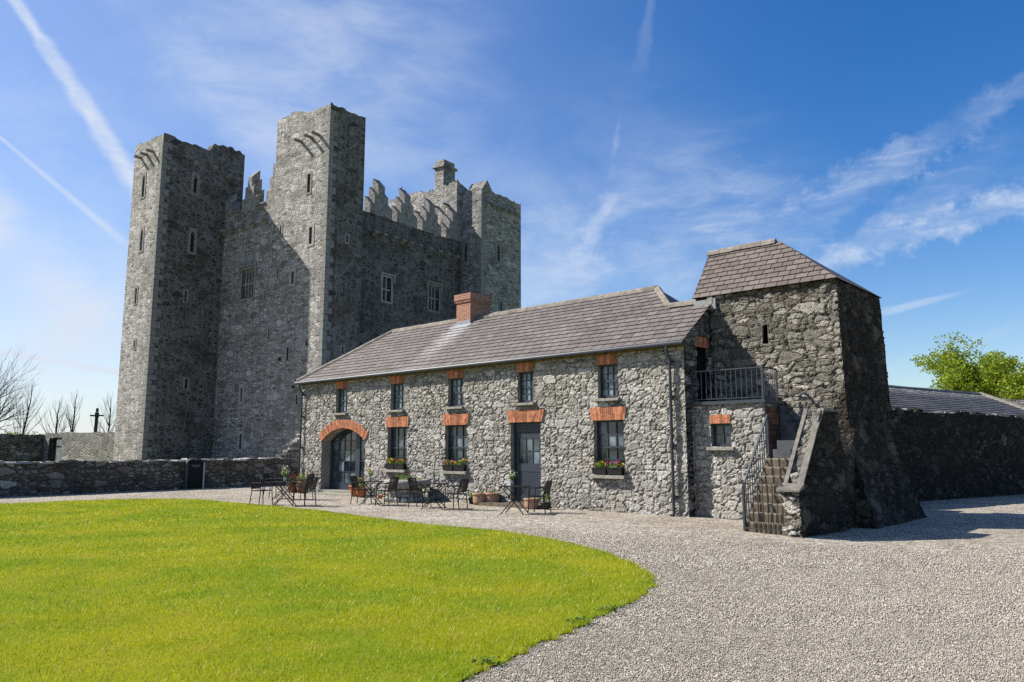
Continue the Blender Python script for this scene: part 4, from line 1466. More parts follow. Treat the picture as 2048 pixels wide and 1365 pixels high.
def slates(mb, org, xd, vd, x0, x1, vmax, e, w, clips, th=0.016, seed=1, mi=0):
    """Lapped slates as thin tilted plates, clipped to the roof plane's outline."""
    org, xd, vd = Vector(org), Vector(xd).normalized(), Vector(vd).normalized()
    nd = xd.cross(vd).normalized()
    rr = random.Random(seed)
    row = 0
    v = -0.02
    while v < vmax:
        x = x0 - (w / 2 if row % 2 else 0) - 0.1
        while x < x1:
            ww = w * rr.uniform(0.94, 1.06)
            j = rr.uniform(-0.006, 0.006)
            poly = [(x + 0.010, v + j), (x + ww - 0.010, v + j), (x + ww - 0.010, min(v + e * 1.12, vmax)), (x + 0.010, min(v + e * 1.12, vmax))]
            for hp in (clips(v) if callable(clips) else clips):
                poly = clip(poly, hp)
                if len(poly) < 3:
                    break
            if len(poly) >= 3:
                lift = rr.uniform(0, 0.004)

                def P3(p, up):
                    t = (p[1] - v) / (e * 1.12)
                    return org + xd * p[0] + vd * p[1] + nd * (0.028 * (1 - t) + lift + up)
                i = len(mb.v)
                k = len(poly)
                mb.v += [tuple(P3(p, 0)) for p in poly] + [tuple(P3(p, -th)) for p in poly]
                mb.f.append(tuple(range(i, i + k)))
                mb.mi.append(mi)
                for q in range(k):
                    r_ = (q + 1) % k
                    mb.f.append((i + r_, i + q, i + k + q, i + k + r_))
                    mb.mi.append(mi)
            x += ww
        v += e
        row += 1


mb = MB()
XE0, XE1 = -17.56, 0.42
hipL = lambda: (-1, (-15.0 - XE0) / VR, -XE0)                      # x >= XE0 + v * k
kR = (-1.0 + 2.1) / (VR - V1)
vd = (0, math.cos(SL), math.sin(SL))


def house_clips(v):
    if v + 0.2 < V1:
        return [hipL(), (1, 0, XE1), (0, 1, VR)]
    return [hipL(), (1, kR, -1.0 + kR * V1), (0, 1, VR)]


slates(mb, (0, EY, EZ), (1, 0, 0), vd, XE0, XE1, VR, 0.25, 0.36, house_clips, seed=4)
RZ = EZ + 2.95 * 0.739
mb.face([(XE0, EY, EZ - 0.02), (XE1, EY, EZ - 0.02), (XE1, 1.55, EZ + 1.75 * .739 - 0.02), (-1.0, 1.55, EZ + 1.75 * .739 - 0.02), (-2.1, 2.75, RZ - 0.02), (-15, 2.75, RZ - 0.02)], 1)
mb.face([(-15, 2.75, RZ), (-2.1, 2.75, RZ), (XE1, 5.7, EZ), (XE0, 5.7, EZ)])
mb.face([(XE0, EY, EZ), (-15, 2.75, RZ), (XE0, 5.7, EZ)])
mb.face([(-2.1, 2.75, RZ), (-1.0, 1.55, EZ + 1.75 * .739), (0.3, 3.0, EZ + .25 * .739), (XE1, 5.7, EZ)], 0)
mb.face([(-1.0, 1.55, EZ + 1.75 * .739), (XE1, 1.55, EZ + 1.75 * .739), (XE1, 3.3, EZ), (-0.2, 3.3, EZ)])
roof = mb.build('roof', [M['slate'], M['dark']], HO)


def ridge(name, parent, a, b, w=0.13, seg=0.45, m='ridge'):
    a, b = Vector(a), Vector(b)
    d = (b - a)
    L = d.length
    d.normalize()
    s = d.cross(UP).normalized()
    u = s.cross(d)
    mb = MB()
    n = max(1, int(round(L / seg)))
    prof = [(-w, -0.09), (-w * 0.7, 0.01), (0, 0.075), (w * 0.7, 0.01), (w, -0.09)]
    for k in range(n):
        p, q_ = a + d * (L * k / n + 0.004), a + d * (L * (k + 1) / n - 0.004)
        j = random.uniform(-0.006, 0.006)
        i = len(mb.v)
        mb.v += [tuple(p + s * x + u * (z + j)) for x, z in prof] + [tuple(q_ + s * x + u * (z + j)) for x, z in prof]
        for t in range(4):
            mb.f.append((i + t, i + 5 + t, i + 6 + t, i + t + 1))
            mb.mi.append(0)
        mb.f += [(i, i + 1, i + 2, i + 3, i + 4), (i + 9, i + 8, i + 7, i + 6, i + 5)]
        mb.mi += [0, 0]
    return mb.build(name, M[m], parent)


ridge('ridge_tile', roof, (-15.0, 2.75, RZ + 0.03), (-2.1, 2.75, RZ + 0.03))
ridge('ridge_tile', roof, (XE0, EY, EZ + 0.05), (-15.0, 2.75, RZ + 0.03))
ridge('ridge_tile', roof, (-2.1, 2.75, RZ + 0.03), (-1.0, 1.6, EZ + 1.78 * .739 + 0.03))
ridge('ridge_tile', roof, (-1.0, 1.55, EZ + 1.75 * .739 + 0.03), (XE1 + 0.03, 1.55, EZ + 1.75 * .739 + 0.03), 0.14)
mb = MB()
cx0, cx1, cy0, cy1 = -10.72, -9.97, 2.35, 3.4
mb.box(cx0, cx1, cy0, cy1, 5.9, 7.22)
mb.box(cx0 - 0.045, cx1 + 0.045, cy0 - 0.045, cy1 + 0.045, 7.22, 7.30)
mb.box(cx0 - 0.07, cx1 + 0.07, cy0 - 0.07, cy1 + 0.07, 7.30, 7.54)
ch = mb.build('chimney', M['brick_uv'], roof)
mb = MB()
mb.lathe([(0.11, 7.5), (0.12, 7.56), (0.1, 7.62), (0.02, 7.63)], (-10.55, 2.75, 0), 12)
mb.build('chimney_pot', M['terra'], ch)
mb = MB()
mb.lathe([(0.11, 7.5), (0.12, 7.56), (0.1, 7.6), (0.02, 7.61)], (-10.2, 3.05, 0), 12)
mb.build('chimney_pot', M['terra'], ch)
mb = MB()
mb.box(cx0 - 0.02, cx1 + 0.02, cy0 - 0.02, cy0 - 0.003, 6.28, 6.5)
mb.hexa([(cx0 - 0.1, cy0 - 0.22, 6.205), (cx1 + 0.1, cy0 - 0.22, 6.205), (cx1 + 0.1, cy0 - 0.01, 6.36), (cx0 - 0.1, cy0 - 0.01, 6.36)],
        [(cx0 - 0.1, cy0 - 0.22, 6.22), (cx1 + 0.1, cy0 - 0.22, 6.22), (cx1 + 0.1, cy0 - 0.01, 6.375), (cx0 - 0.1, cy0 - 0.01, 6.375)])
mb.build('flashing', M['lead'], ch)
mb = MB()
mb.box(XL - 0.1, XR + 0.02, -0.075, 0.0, 4.31, 4.44)
mb.build('fascia', M['fascia'], HO)
mb = MB()
mb.tube([(XE0 - 0.05, -0.235, 4.39), (XE1 + 0.02, -0.235, 4.39)], 0.062, 10)
mb.build('gutter', M['pipe'], HO)


def downpipe(x):
    mb = MB()
    mb.tube([(x, -0.235, 4.36), (x, -0.235, 4.24), (x, -0.2, 4.14), (x, -0.11, 4.04), (x, -0.09, 3.94), (x, -0.09, 0.06)], 0.04, 10)
    mb.tube([(x, -0.09, 0.1), (x, -0.12, 0.03), (x, -0.2, 0.015)], 0.042, 10)
    for z in (3.9, 3.0, 1.75, 0.45):
        mb.tube([(x, -0.09, z), (x, -0.09, z + 0.09)], 0.054, 10)
        mb.box(x - 0.09, x + 0.09, -0.06, 0.02, z + 0.02, z + 0.06)
    return mb.build('downpipe', M['pipe'], HO, smooth=False)


downpipe(-17.3)
downpipe(-0.06)
mb = MB()
mb.hexa([(XR + 0.0, 1.35, 5.62), (XR + 0.16, 1.35, 5.62), (XR + 0.16, 2.1, 5.28), (XR, 2.1, 5.28)], [(XR + 0.0, 1.35, 5.82), (XR + 0.16, 1.35, 5.82), (XR + 0.16, 2.1, 5.4), (XR, 2.1, 5.4)])
mb.build('gable_coping', M['sill'], HO)


# ------------------------------------------------------------------ annex with balcony, outside stair
HL, HR = (4.208, 19.827, 0), R(-42.42)
AN = thing('balcony_annex', 'low flat topped stone annex with one small window and a railed balcony', 'annex', HL, HR)
mb = MB()
AY = 0.3
AX1 = 2.28
panel(mb, (XR + 0.005, AY, 0), (1, 0, 0), AX1 - XR - 0.005, -0.1, 2.8, [(0.523, 1.071, 1.75, 2.32)], 0.045, depth=0.3, rmi=1, bmi=2)
panel(mb, (AX1, AY, 0), (0, 1, 0), 1.12, -0.1, 2.8, res=0.06, mi=0)
mb.face([(AX1, 1.42, 0), (XR, 1.42, 0), (XR, 1.42, 2.8), (AX1, 1.42, 2.8)], 1)
mb.build('wall', [M['house'], M['plaster'], M['dark']], AN, merge=True, uvoff=21.0)
wc = XR + 0.005 + 0.797
w_ = sash(AN, wc, 0.548, 1.75, 2.32, 0.12, 2, 2, (wc - 0.28, wc + 0.28, 2.322, 2.54, 0.004), (wc - 0.36, wc + 0.36, 1.748, 0.09, 0.1), 40)
w_.location = (0, AY, 0)
mb = MB()
for k in range(9):
    for q_ in range(3):
        z = 1.42 + k * 0.145
        o_ = 0.1 if k % 2 else 0
        mb.box(AX1 + 0.012, AX1 + 0.035, AY + 0.03 + q_ * 0.24 + o_, AY + 0.03 + q_ * 0.24 + 0.23 + (o_ if q_ < 2 else 0), z, z + 0.135)
mb.build('brick_quoin', M['brick_dark'], AN)
mb = MB()
mb.box(XR + 0.03, AX1 + 0.05, AY - 0.07, 1.43, 2.8, 2.88)
mb.build('balcony_slab', M['metal'], AN)
mb = MB()
rx0, rx1, ry0, ry1 = XR + 0.05, AX1 - 0.01, AY - 0.02, 1.1
mb.box(rx0, rx1 + 0.02, ry0 - 0.02, ry0 + 0.02, 3.65, 3.68)
mb.box(rx0, rx1 + 0.02, ry0 - 0.015, ry0 + 0.015, 2.93, 2.95)
mb.box(rx1 - 0.02, rx1 + 0.02, ry0 + 0.021, ry1, 3.65, 3.68)
mb.box(rx1 - 0.015, rx1 + 0.015, ry0 + 0.021, ry1, 2.93, 2.95)
mb.box(rx1 - 0.024, rx1 + 0.024, ry0 - 0.024, ry0 + 0.0205, 2.88, 3.649)
mb.box(rx1 - 0.02, rx1 + 0.02, ry1 - 0.02, ry1 + 0.02, 2.88, 3.649)
mb.box(rx0 - 0.001, rx0 + 0.035, ry0 - 0.019, ry0 + 0.018, 2.88, 3.649)
n = 14
for k in range(1, n):
    x = rx0 + (rx1 - rx0) * k / n
    mb.box(x - 0.008, x + 0.008, ry0 - 0.008, ry0 + 0.008, 2.951, 3.649)
for k in range(1, 7):
    y = ry0 + (ry1 - ry0) * k / 7
    mb.box(rx1 - 0.008, rx1 + 0.008, y - 0.008, y + 0.008, 2.951, 3.649)
mb.build('railing', M['metal'], AN)

ST = thing('outside_staircase', 'steep outdoor stone steps with iron handrail, little gate and a sloping side wall', 'staircase', HL, HR)
SX0, SX1 = 2.86, 3.75
y, z = -2.18, 0.0
for k in range(8):
    mb = MB()
    mb.box(SX0 - 0.02, SX1, y, y + 0.165 + (0.25 if k == 7 else 0), -0.05, z + 0.155)
    mb.box(SX0 - 0.03, SX1, y + 0.001, y + 0.165 + (0.25 if k == 7 else 0), z + 0.155, z + 0.185)
    mb.mi[6:] = [1] * 6
    mb.build('step', [M['step'], M['tread']], ST)
    z += 0.185
    y += 0.165
y += 0.25
for k in range(2):
    mb = MB()
    mb.box(SX0 - 0.02, SX1, y, y + 0.24 if k == 0 else 1.3, -0.05, z + 0.2)
    mb.build('step', M['shade_step'], ST)
    z += 0.2
    y += 0.24
for k in range(4):
    mb = MB()
    mb.box(2.34 if k == 3 else SX0 - 0.02 - (k + 1) * 0.14, SX0 - 0.021 - k * 0.14, 1.02, 1.3, -0.05, z + 0.22 * (k + 1))
    mb.build('step', M['shade_step'], ST)
mb = MB()
sw_top = lerp_profile([(0, 0.86), (0.12, 0.93), (1.41, 2.52), (2.45, 2.52)])
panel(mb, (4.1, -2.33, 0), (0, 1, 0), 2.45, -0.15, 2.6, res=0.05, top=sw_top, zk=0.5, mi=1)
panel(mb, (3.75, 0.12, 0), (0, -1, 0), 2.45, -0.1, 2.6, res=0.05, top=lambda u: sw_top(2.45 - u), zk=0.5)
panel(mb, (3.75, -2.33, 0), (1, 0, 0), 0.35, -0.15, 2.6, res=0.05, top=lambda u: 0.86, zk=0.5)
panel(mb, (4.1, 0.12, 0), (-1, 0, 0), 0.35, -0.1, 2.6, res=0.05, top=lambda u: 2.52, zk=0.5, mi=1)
for k in range(24):
    a, b = 2.45 * k / 24, 2.45 * (k + 1) / 24
    for q in range(3):
        xa, xb = 3.75 + 0.35 * q / 3, 3.75 + 0.35 * (q + 1) / 3
        mb.face([(xa, -2.33 + a, sw_top(a)), (xb, -2.33 + a, sw_top(a)), (xb, -2.33 + b, sw_top(b)), (xa, -2.33 + b, sw_top(b))])
mb.box(3.76, 3.98, 0.1, 1.5, -0.1, 2.2, 1)  # added block, mostly hidden, to shade the foot of the tower front
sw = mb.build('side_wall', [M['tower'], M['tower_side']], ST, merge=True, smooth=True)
mb = MB()
for xa, xb in ((3.72, 3.80), (4.0, 4.125)):
    a = 0.12
    while a < 2.3:
        b = min(a + random.uniform(0.28, 0.42), 2.44)
        ya_, yb_ = -2.33 + a, -2.33 + b - 0.01
        mb.hexa([(xa, ya_, sw_top(a) - 0.03), (xb, ya_, sw_top(a) - 0.03), (xb, yb_, sw_top(b) - 0.03), (xa, yb_, sw_top(b) - 0.03)],
                [(xa, ya_, sw_top(a) + 0.025), (xb, ya_, sw_top(a) + 0.025), (xb, yb_, sw_top(b) + 0.025), (xa, yb_, sw_top(b) + 0.025)])
        a = b
mb.build('coping', M['concrete'], sw)
mb = MB()
mb.hexa([(3.66, -2.42, 0.84), (4.14, -2.42, 0.84), (4.14, -2.17, 0.9), (3.66, -2.17, 0.9)], [(3.66, -2.42, 0.88), (4.14, -2.42, 0.88), (4.14, -2.17, 1.0), (3.66, -2.17, 1.0)])
mb.build('cap_stone', M['concrete'], sw)
mb = MB()
hx = SX0 - 0.0
mb.box(hx - 0.025, hx + 0.025, -2.22, -2.17, 0, 0.92)
mb.box(hx - 0.02, hx + 0.02, -0.90, -0.86, 1.45, 2.43)
mb.tube([(hx, -2.195, 0.92), (hx, -0.88, 2.43)], 0.026, 4)
mb.tube([(hx, -2.195, 0.12), (hx, -0.88, 1.6)], 0.014, 4)
for k in range(1, 12):
    t = k / 12
    yy = -2.195 + 1.315 * t
    mb.box(hx - 0.008, hx + 0.008, yy - 0.008, yy + 0.008, 0.12 + 1.48 * t, 0.92 + 1.51 * t)
mb.build('handrail', M['metal'], ST)
mb = MB()
gx0, gx1, gy = SX0 + 0.05, SX1 - 0.02, -2.30
mb.box(gx0, gx1, gy - 0.012, gy + 0.012, 0.97, 0.995)
mb.box(gx0, gx1, gy - 0.012, gy + 0.012, 0.06, 0.085)
n = 8
for k in range(n + 1):
    x = gx0 + (gx1 - gx0) * k / n
    w_ = 0.014 if k in (0, n) else 0.0075
    mb.box(x - w_, x + w_, gy - 0.009, gy + 0.009, 0.04 if k in (0, n) else 0.086, 1.0 if k in (0, n) else 0.969)
mb.build('gate', M['wood'], ST)

# ------------------------------------------------------------------ stone tower beside the house
TW = thing('stone_tower', 'squat rough stone tower with battered base and hipped brown slate roof', 'tower', HL, HR)
TX0, TX1, TY0, TY1, TZ = 0.335, 3.74, 1.45, 4.8, 5.85
bat = lerp_profile([(-0.2, 0.72), (0, 0.64), (0.5, 0.48), (1.2, 0.29), (2.0, 0.15), (3.0, 0.07), (5.9, 0.0)])


def tshape(x, y, z):
    e = bat(z)
    return (x + e * (x - TX0) / (TX1 - TX0), y - 0.5 * e * (1 - (y - TY0) / (TY1 - TY0)) + 0.5 * e * (y - TY0) / (TY1 - TY0), z)


mb = MB()
panel(mb, (TX0, TY0, 0), (1, 0, 0), TX1 - TX0, -0.2, TZ, [(1.8 - TX0, 1.96 - TX0, 4.38, 4.9)], 0.055, depth=0.35, rmi=2, bmi=2)
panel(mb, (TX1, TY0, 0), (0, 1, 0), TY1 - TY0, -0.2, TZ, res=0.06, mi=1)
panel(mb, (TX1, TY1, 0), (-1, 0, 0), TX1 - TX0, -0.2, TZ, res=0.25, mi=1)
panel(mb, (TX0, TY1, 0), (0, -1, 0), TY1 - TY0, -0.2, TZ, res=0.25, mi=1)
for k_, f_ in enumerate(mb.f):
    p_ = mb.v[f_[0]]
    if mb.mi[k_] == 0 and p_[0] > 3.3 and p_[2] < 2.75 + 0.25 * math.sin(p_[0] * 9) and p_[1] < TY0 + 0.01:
        mb.mi[k_] = 1  # darker stone painted in as shade low on the front corner
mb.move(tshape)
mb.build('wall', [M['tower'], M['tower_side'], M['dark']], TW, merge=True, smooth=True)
mb = MB()
ring_frame(mb, 1.88, 4.38, 4.9, 0.14, 0.035, 'flat', 0.0, 0.2)
mb.move(lambda x, y, z: (x, y + TY0, z))
mb.build('slit_window', M['concrete'], TW)
mb = MB()
RY, RZ2, RX0, RX1 = 2.5, 7.33, -0.18, 1.95
e0x, e1x, ey, ez = -0.14, 3.79, 1.36, 5.84
sl = math.hypot(RY - ey, RZ2 - ez)
vd2 = ((0), (RY - ey) / sl, (RZ2 - ez) / sl)
kh = (e1x - RX1) / sl
slates(mb, (0, ey, ez), (1, 0, 0), vd2, e0x, e1x, sl, 0.19, 0.31, [(-1, 0, -e0x), (1, kh, e1x), (0, 1, sl)], seed=9)
yb = 4.86
mb.face([(e0x, ey, ez - 0.02), (e1x, ey, ez - 0.02), (RX1, RY, RZ2 - 0.02), (RX0, RY, RZ2 - 0.02)], 1)
mb.face([(e1x, ey, ez), (e1x, yb, ez), (RX1, RY, RZ2)])
mb.face([(e1x, yb, ez), (e0x, yb, ez), (RX0, RY, RZ2), (RX1, RY, RZ2)])
mb.face([(e0x, yb, ez), (e0x, ey, ez), (RX0, RY, RZ2)])
tr = mb.build('roof', [M['slate_tower'], M['dark']], TW)
ridge('ridge_tile', tr, (RX0 - 0.02, RY, RZ2 + 0.03), (RX1 - 0.1, RY, RZ2 + 0.03), 0.12)
mb = MB()
mb.box(-0.1, 0.33, 1.37, 1.46, 5.52, 5.75)
mb.box(0.331, 0.55, 1.36, 1.42, 5.46, 5.77)
mb.build('flashing', M['lead'], TW)


# ------------------------------------------------------------------ field walls
def rubble_wall(label, p0, p1, h, m, th=0.5, res=0.06, seed=1, holes=(), amp=0.05, top_m=None, name='stone_wall', prof=None, capstones=True, capk=1.0, capm='capstone'):
    p0, p1 = Vector((p0[0], p0[1], 0)), Vector((p1[0], p1[1], 0))
    d = p1 - p0
    L = d.length
    t = thing(name, label, 'wall', p0, math.atan2(d.y, d.x), 'rubble walls round the yard')
    mb = MB()
    tp = jag(seed, amp, 0.35, h, prof)
    panel(mb, (0, 0, 0), (1, 0, 0), L, -0.2, h, holes, res, tp, 0.35 if not holes else max(0.35, max(q[3] for q in holes)), th, 0)
    n = int(L / max(res * 1.5, 0.1))
    for k in range(n):
        a, b = L * k / n, L * (k + 1) / n
        for q in range(3):
            ya_, yb_ = th * q / 3, th * (q + 1) / 3
            c = lambda y: 0.04 * (1 - abs(2 * y / th - 1))
            mb.face([(a, ya_, tp(a) + c(ya_)), (b, ya_, tp(b) + c(ya_)), (b, yb_, tp(b) + c(yb_)), (a, yb_, tp(a) + c(yb_))], 0)
    mb.face([(L, th, 0), (0, th, 0), (0, th, h), (L, th, h)])
    mb.face([(L, 0, 0), (L, th, 0), (L, th, h), (L, 0, h)])
    mb.face([(0, th, 0), (0, 0, 0), (0, 0, h), (0, th, h)])
    mb.build('wall_body', [m], t, merge=True, smooth=True, uvoff=seed * 2.3)
    if capstones:
        rr = random.Random(seed + 50)
        cb = MB()
        u = 0.0
        while u < L - 0.3:
            w = rr.uniform(0.22, 0.6)
            hh = rr.uniform(0.0, 0.08) * capk
            z0_ = min(tp(u), tp(u + w)) - 0.03
            y0_, y1_ = rr.uniform(-0.07, 0.05), th + rr.uniform(-0.05, 0.06)
            k1, k2, k3, k4 = (rr.uniform(-0.03, 0.03) for _ in range(4))
            cb.hexa([(u + 0.01, y0_, z0_), (u + w - 0.01, y0_ + k1, z0_), (u + w - 0.01, y1_, z0_), (u + 0.01, y1_, z0_)],
                    [(u + 0.03, y0_ + 0.02, z0_ + hh + k3 + 0.02), (u + w - 0.03, y0_ + 0.02, z0_ + hh + k4 + 0.02), (u + w - 0.03, y1_, z0_ + hh + k2 + 0.03), (u + 0.03, y1_, z0_ + hh + 0.03)])
            u += w
        cb.build('coping', M[capm], t)
    return t, L


M['capstone'] = simple('bleached_cap_stone', (0.36, 0.345, 0.31), 0.9, 0.15, var=0.4, scale=6, bump=0.03, island=0.25)
M['cap_broken'] = simple('broken_rubble', (0.26, 0.235, 0.2), 0.9, 0.15, var=0.5, scale=9, bump=0.03, island=0.4)
M['cap_dark'] = simple('mossy_cap_stone', (0.24, 0.225, 0.195), 0.9, 0.15, var=0.5, scale=5, bump=0.03, island=0.4)
fw_, _ = rubble_wall('low shaded rubble wall along the left edge of the gravel', (-24.5, 19.4), (-10.35, 38.9), 1.24, M['wall'], 0.5, 0.07, 61,
                     prof=lambda u: 0.0 if u < 22 else (0.02 + (u - 22) * 0.0))
# broken end stones stepping up to the house corner
mb = MB()
rr = random.Random(6)
z = 1.22
k = 0
while z < 2.45:
    h = rr.uniform(0.07, 0.13)
    n = max(1, int(6 - (z - 1.2) * 4.2))
    a = 23.98
    for q in range(n):
        w = rr.uniform(0.14, 0.34)
        j = [rr.uniform(-0.03, 0.03) for _ in range(6)]
        y0_, y1_ = rr.uniform(-0.03, 0.08), 0.45 + rr.uniform(-.06, .06)
        mb.hexa([(a - w + j[0], y0_, z), (a, y0_ + j[1], z), (a, y1_, z), (a - w + j[2], y1_, z)],
                [(a - w + j[3], y0_ + 0.02, z + h + j[4] * .6), (a, y0_ + 0.01, z + h + j[5] * .6), (a, y1_, z + h), (a - w, y1_, z + h)])
        a -= w + 0.012
    z += h + 0.008
mb.build('broken_end', M['cap_broken'], fw_)

cr_, sr_ = math.cos(R(-37.16)), math.sin(R(-37.16))
cw = lambda x, y: (-11.265 + x * cr_ - y * sr_, 45.0 + x * sr_ + y * cr_)
dw, _ = rubble_wall('sunlit pale rubble wall with a doorway joining the left castle tower', cw(-25.6, -4.6), cw(-14.7, -4.6), 2.85, M['wall_pale'], 0.6, 0.3, 62,
                    holes=[(0.85, 2.95, -0.1, 2.55)], capstones=False, amp=0.08)
mb = MB()
mb.box(1.95, 2.93, 0.1, 0.16, 0.02, 2.5)
for k in range(5):
    mb.box(1.97 + k * 0.19, 2.13 + k * 0.19, 0.07, 0.1, 0.05, 2.45)
do_ = mb.build('door', M['doorwood'], dw)
mb = MB()
mb.box(2.0, 2.9, 0.045, 0.07, 0.5, 0.58)
mb.box(2.0, 2.9, 0.045, 0.07, 1.9, 1.98)
mb.build('hinge_strap', M['black'], do_)
rubble_wall('dark rubble wall at the far left beyond the doorway', cw(-25.62, -16), cw(-25.62, -3.9), 2.8, M['wall'], 0.5, 0.25, 63, capstones=False)
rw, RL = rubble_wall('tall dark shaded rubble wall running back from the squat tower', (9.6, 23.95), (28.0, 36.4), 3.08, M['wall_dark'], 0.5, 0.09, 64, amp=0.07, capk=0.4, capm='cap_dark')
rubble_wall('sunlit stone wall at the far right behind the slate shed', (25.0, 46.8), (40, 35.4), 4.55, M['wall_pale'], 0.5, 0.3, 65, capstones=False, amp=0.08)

# shed behind the dark wall
SH = thing('slate_shed', 'long low shed with a dark slate roof behind the tall dark wall', 'shed', (9.6, 23.95, 0), math.atan2(12.45, 18.4))
mb = MB()
sx0, sx1 = 0.5, 19.6
sy0, sz0, sy1, sz1 = 0.75, 2.9, 4.2, 4.42
ssl = math.hypot(sy1 - sy0, sz1 - sz0)
slates(mb, (0, sy0, sz0), (1, 0, 0), (0, (sy1 - sy0) / ssl, (sz1 - sz0) / ssl), sx0, sx1, ssl, 0.26, 0.4, [(-1, 0, -sx0), (1, 0, sx1), (0, 1, ssl)], seed=12)
mb.face([(sx0, sy0, sz0 - 0.02), (sx1, sy0, sz0 - 0.02), (sx1, sy1, sz1 - 0.02), (sx0, sy1, sz1 - 0.02)])
mb.face([(sx0, sy1, sz1), (sx1, sy1, sz1), (sx1, 7.6, 2.95), (sx0, 7.6, 2.95)])
sr = mb.build('roof', M['slate_shed'], SH)
ridge('ridge_tile', sr, (sx0, sy1, sz1 + 0.03), (sx1, sy1, sz1 + 0.03), 0.12, m='slate_shed')
mb = MB()
mb.prism([(0.85, 0), (7.5, 0), (7.5, 2.9), (4.2, 4.45), (0.85, 2.9)], 'x', sx0 + 0.1, sx1 - 0.1)
mb.build('wall', M['wall_pale'], SH)
mb = MB()
for (ya_, za_, yb_, zb_) in ((sy0 - 0.1, sz0, sy1, sz1 + 0.06), (sy1 + 0.001, sz1 + 0.06, 7.6, 2.95)):
    mb.hexa([(sx1 - 0.02, ya_, za_ - 0.15), (sx1 + 0.3, ya_, za_ - 0.15), (sx1 + 0.3, yb_, zb_ - 0.15), (sx1 - 0.02, yb_, zb_ - 0.15)],
            [(sx1 - 0.02, ya_, za_ + 0.08), (sx1 + 0.3, ya_, za_ + 0.08), (sx1 + 0.3, yb_, zb_ + 0.08), (sx1 - 0.02, yb_, zb_ + 0.08)])
mb.build('barge_coping', M['sill'], SH)

# information board by the low wall
IB = thing('information_board', 'dark arch topped information board standing against the low wall', 'sign', (-14.06, 34.0, 0), math.atan2(19.5, 14.15))
mb = MB()
pts = [(-0.36, 0.03), (0.36, 0.03), (0.36, 1.12)] + [(0.36 * math.cos(t), 1.12 + 0.13 * math.sin(t)) for t in [math.pi * k / 8 for k in range(1, 8)]] + [(-0.36, 1.12)]
mb.prism([(x, z) for x, z in pts][::-1], 'y', -0.3, -0.24)
M['board'] = simple('green_black_board', (0.008, 0.012, 0.012), 0.65, 0.15)
M['grey_paint'] = simple('pale_grey_edge', (0.34, 0.37, 0.40), 0.6, 0.3)
M['grey_dark'] = simple('dark_grey_frame', (0.06, 0.065, 0.07), 0.6, 0.3)
M['letter'] = simple('grey_lettering', (0.2, 0.22, 0.21), 0.7, 0.2)
mb.build('panel', M['board'], IB)
mb = MB()
mb.box(0.362, 0.44, -0.33, -0.2, 0.0, 1.13)
mb.box(-0.44, -0.362, -0.33, -0.2, 0.0, 1.13)
for k in range(8):
    a, b = math.pi * k / 8, math.pi * (k + 1) / 8
    P_ = lambda t, r, y: ((0.36 + r) * math.cos(t), y, 1.13 + (0.13 + r) * math.sin(t))
    mb.hexa([P_(b, 0.004, -0.33), P_(a, 0.004, -0.33), P_(a, 0.004, -0.2), P_(b, 0.004, -0.2)], [P_(b, 0.06, -0.33), P_(a, 0.06, -0.33), P_(a, 0.06, -0.2), P_(b, 0.06, -0.2)])
mb.build('frame', M['grey_dark'], IB)
mb = MB()
mb.box(0.375, 0.445, -0.335, -0.331, 0.0, 1.13)
mb.box(0.4405, 0.446, -0.33, -0.2, 0.0, 1.13)
mb.build('pale_edge', M['grey_paint'], IB)
mb = MB()
rr = random.Random(2)
for row, (z, x0_, x1_) in enumerate(((0.99, -0.18, 0.24), (0.93, -0.1, 0.16))):
    x = x0_
    while x < x1_:
        w = rr.uniform(0.015, 0.03)
        mb.box(x, x + w, -0.304, -0.3005, z, z + 0.032)
        x += w + 0.012
mb.build('lettering', M['letter'], IB)


# ------------------------------------------------------------------ trees
def branch(mb, tips, p, d, r, L, depth, rr, spread, upb, nmin=2, nmax=3, shrink=0.7):
    segs = 4
    pts, rs = [Vector(p)], [r]
    q = Vector(p)
    dd = Vector(d)
    for k in range(segs):
        dd = (dd + Vector((rr.gauss(0, 0.09), rr.gauss(0, 0.09), rr.gauss(0, 0.06) + upb * 0.06))).normalized()
        q = q + dd * L / segs
        pts.append(q.copy())
        rs.append(r * (1 - 0.42 * (k + 1) / segs))
    mb.tube(pts, rs, 5 if depth > 1 else 3, cap=False)
    if depth == 0:
        tips.append(q.copy())
        return
    for k in range(rr.randint(nmin, nmax)):
        t = rr.uniform(0.35, 1.0) if k else 1.0
        i = min(segs, max(1, int(round(t * segs))))
        base = pts[i]
        a = rr.uniform(0, 2 * math.pi)
        s = spread * rr.uniform(0.6, 1.2) * (0.35 if k == 0 else 1)
        u = dd.orthogonal().normalized()
        w = dd.cross(u)
        nd_ = (dd + (u * math.cos(a) + w * math.sin(a)) * s + Vector((0, 0, upb * 0.25))).normalized()
        branch(mb, tips, base, nd_, rs[i] * (0.85 if k == 0 else 0.62), L * shrink * rr.uniform(0.8, 1.15), depth - 1, rr, spread, upb, nmin, nmax, shrink)


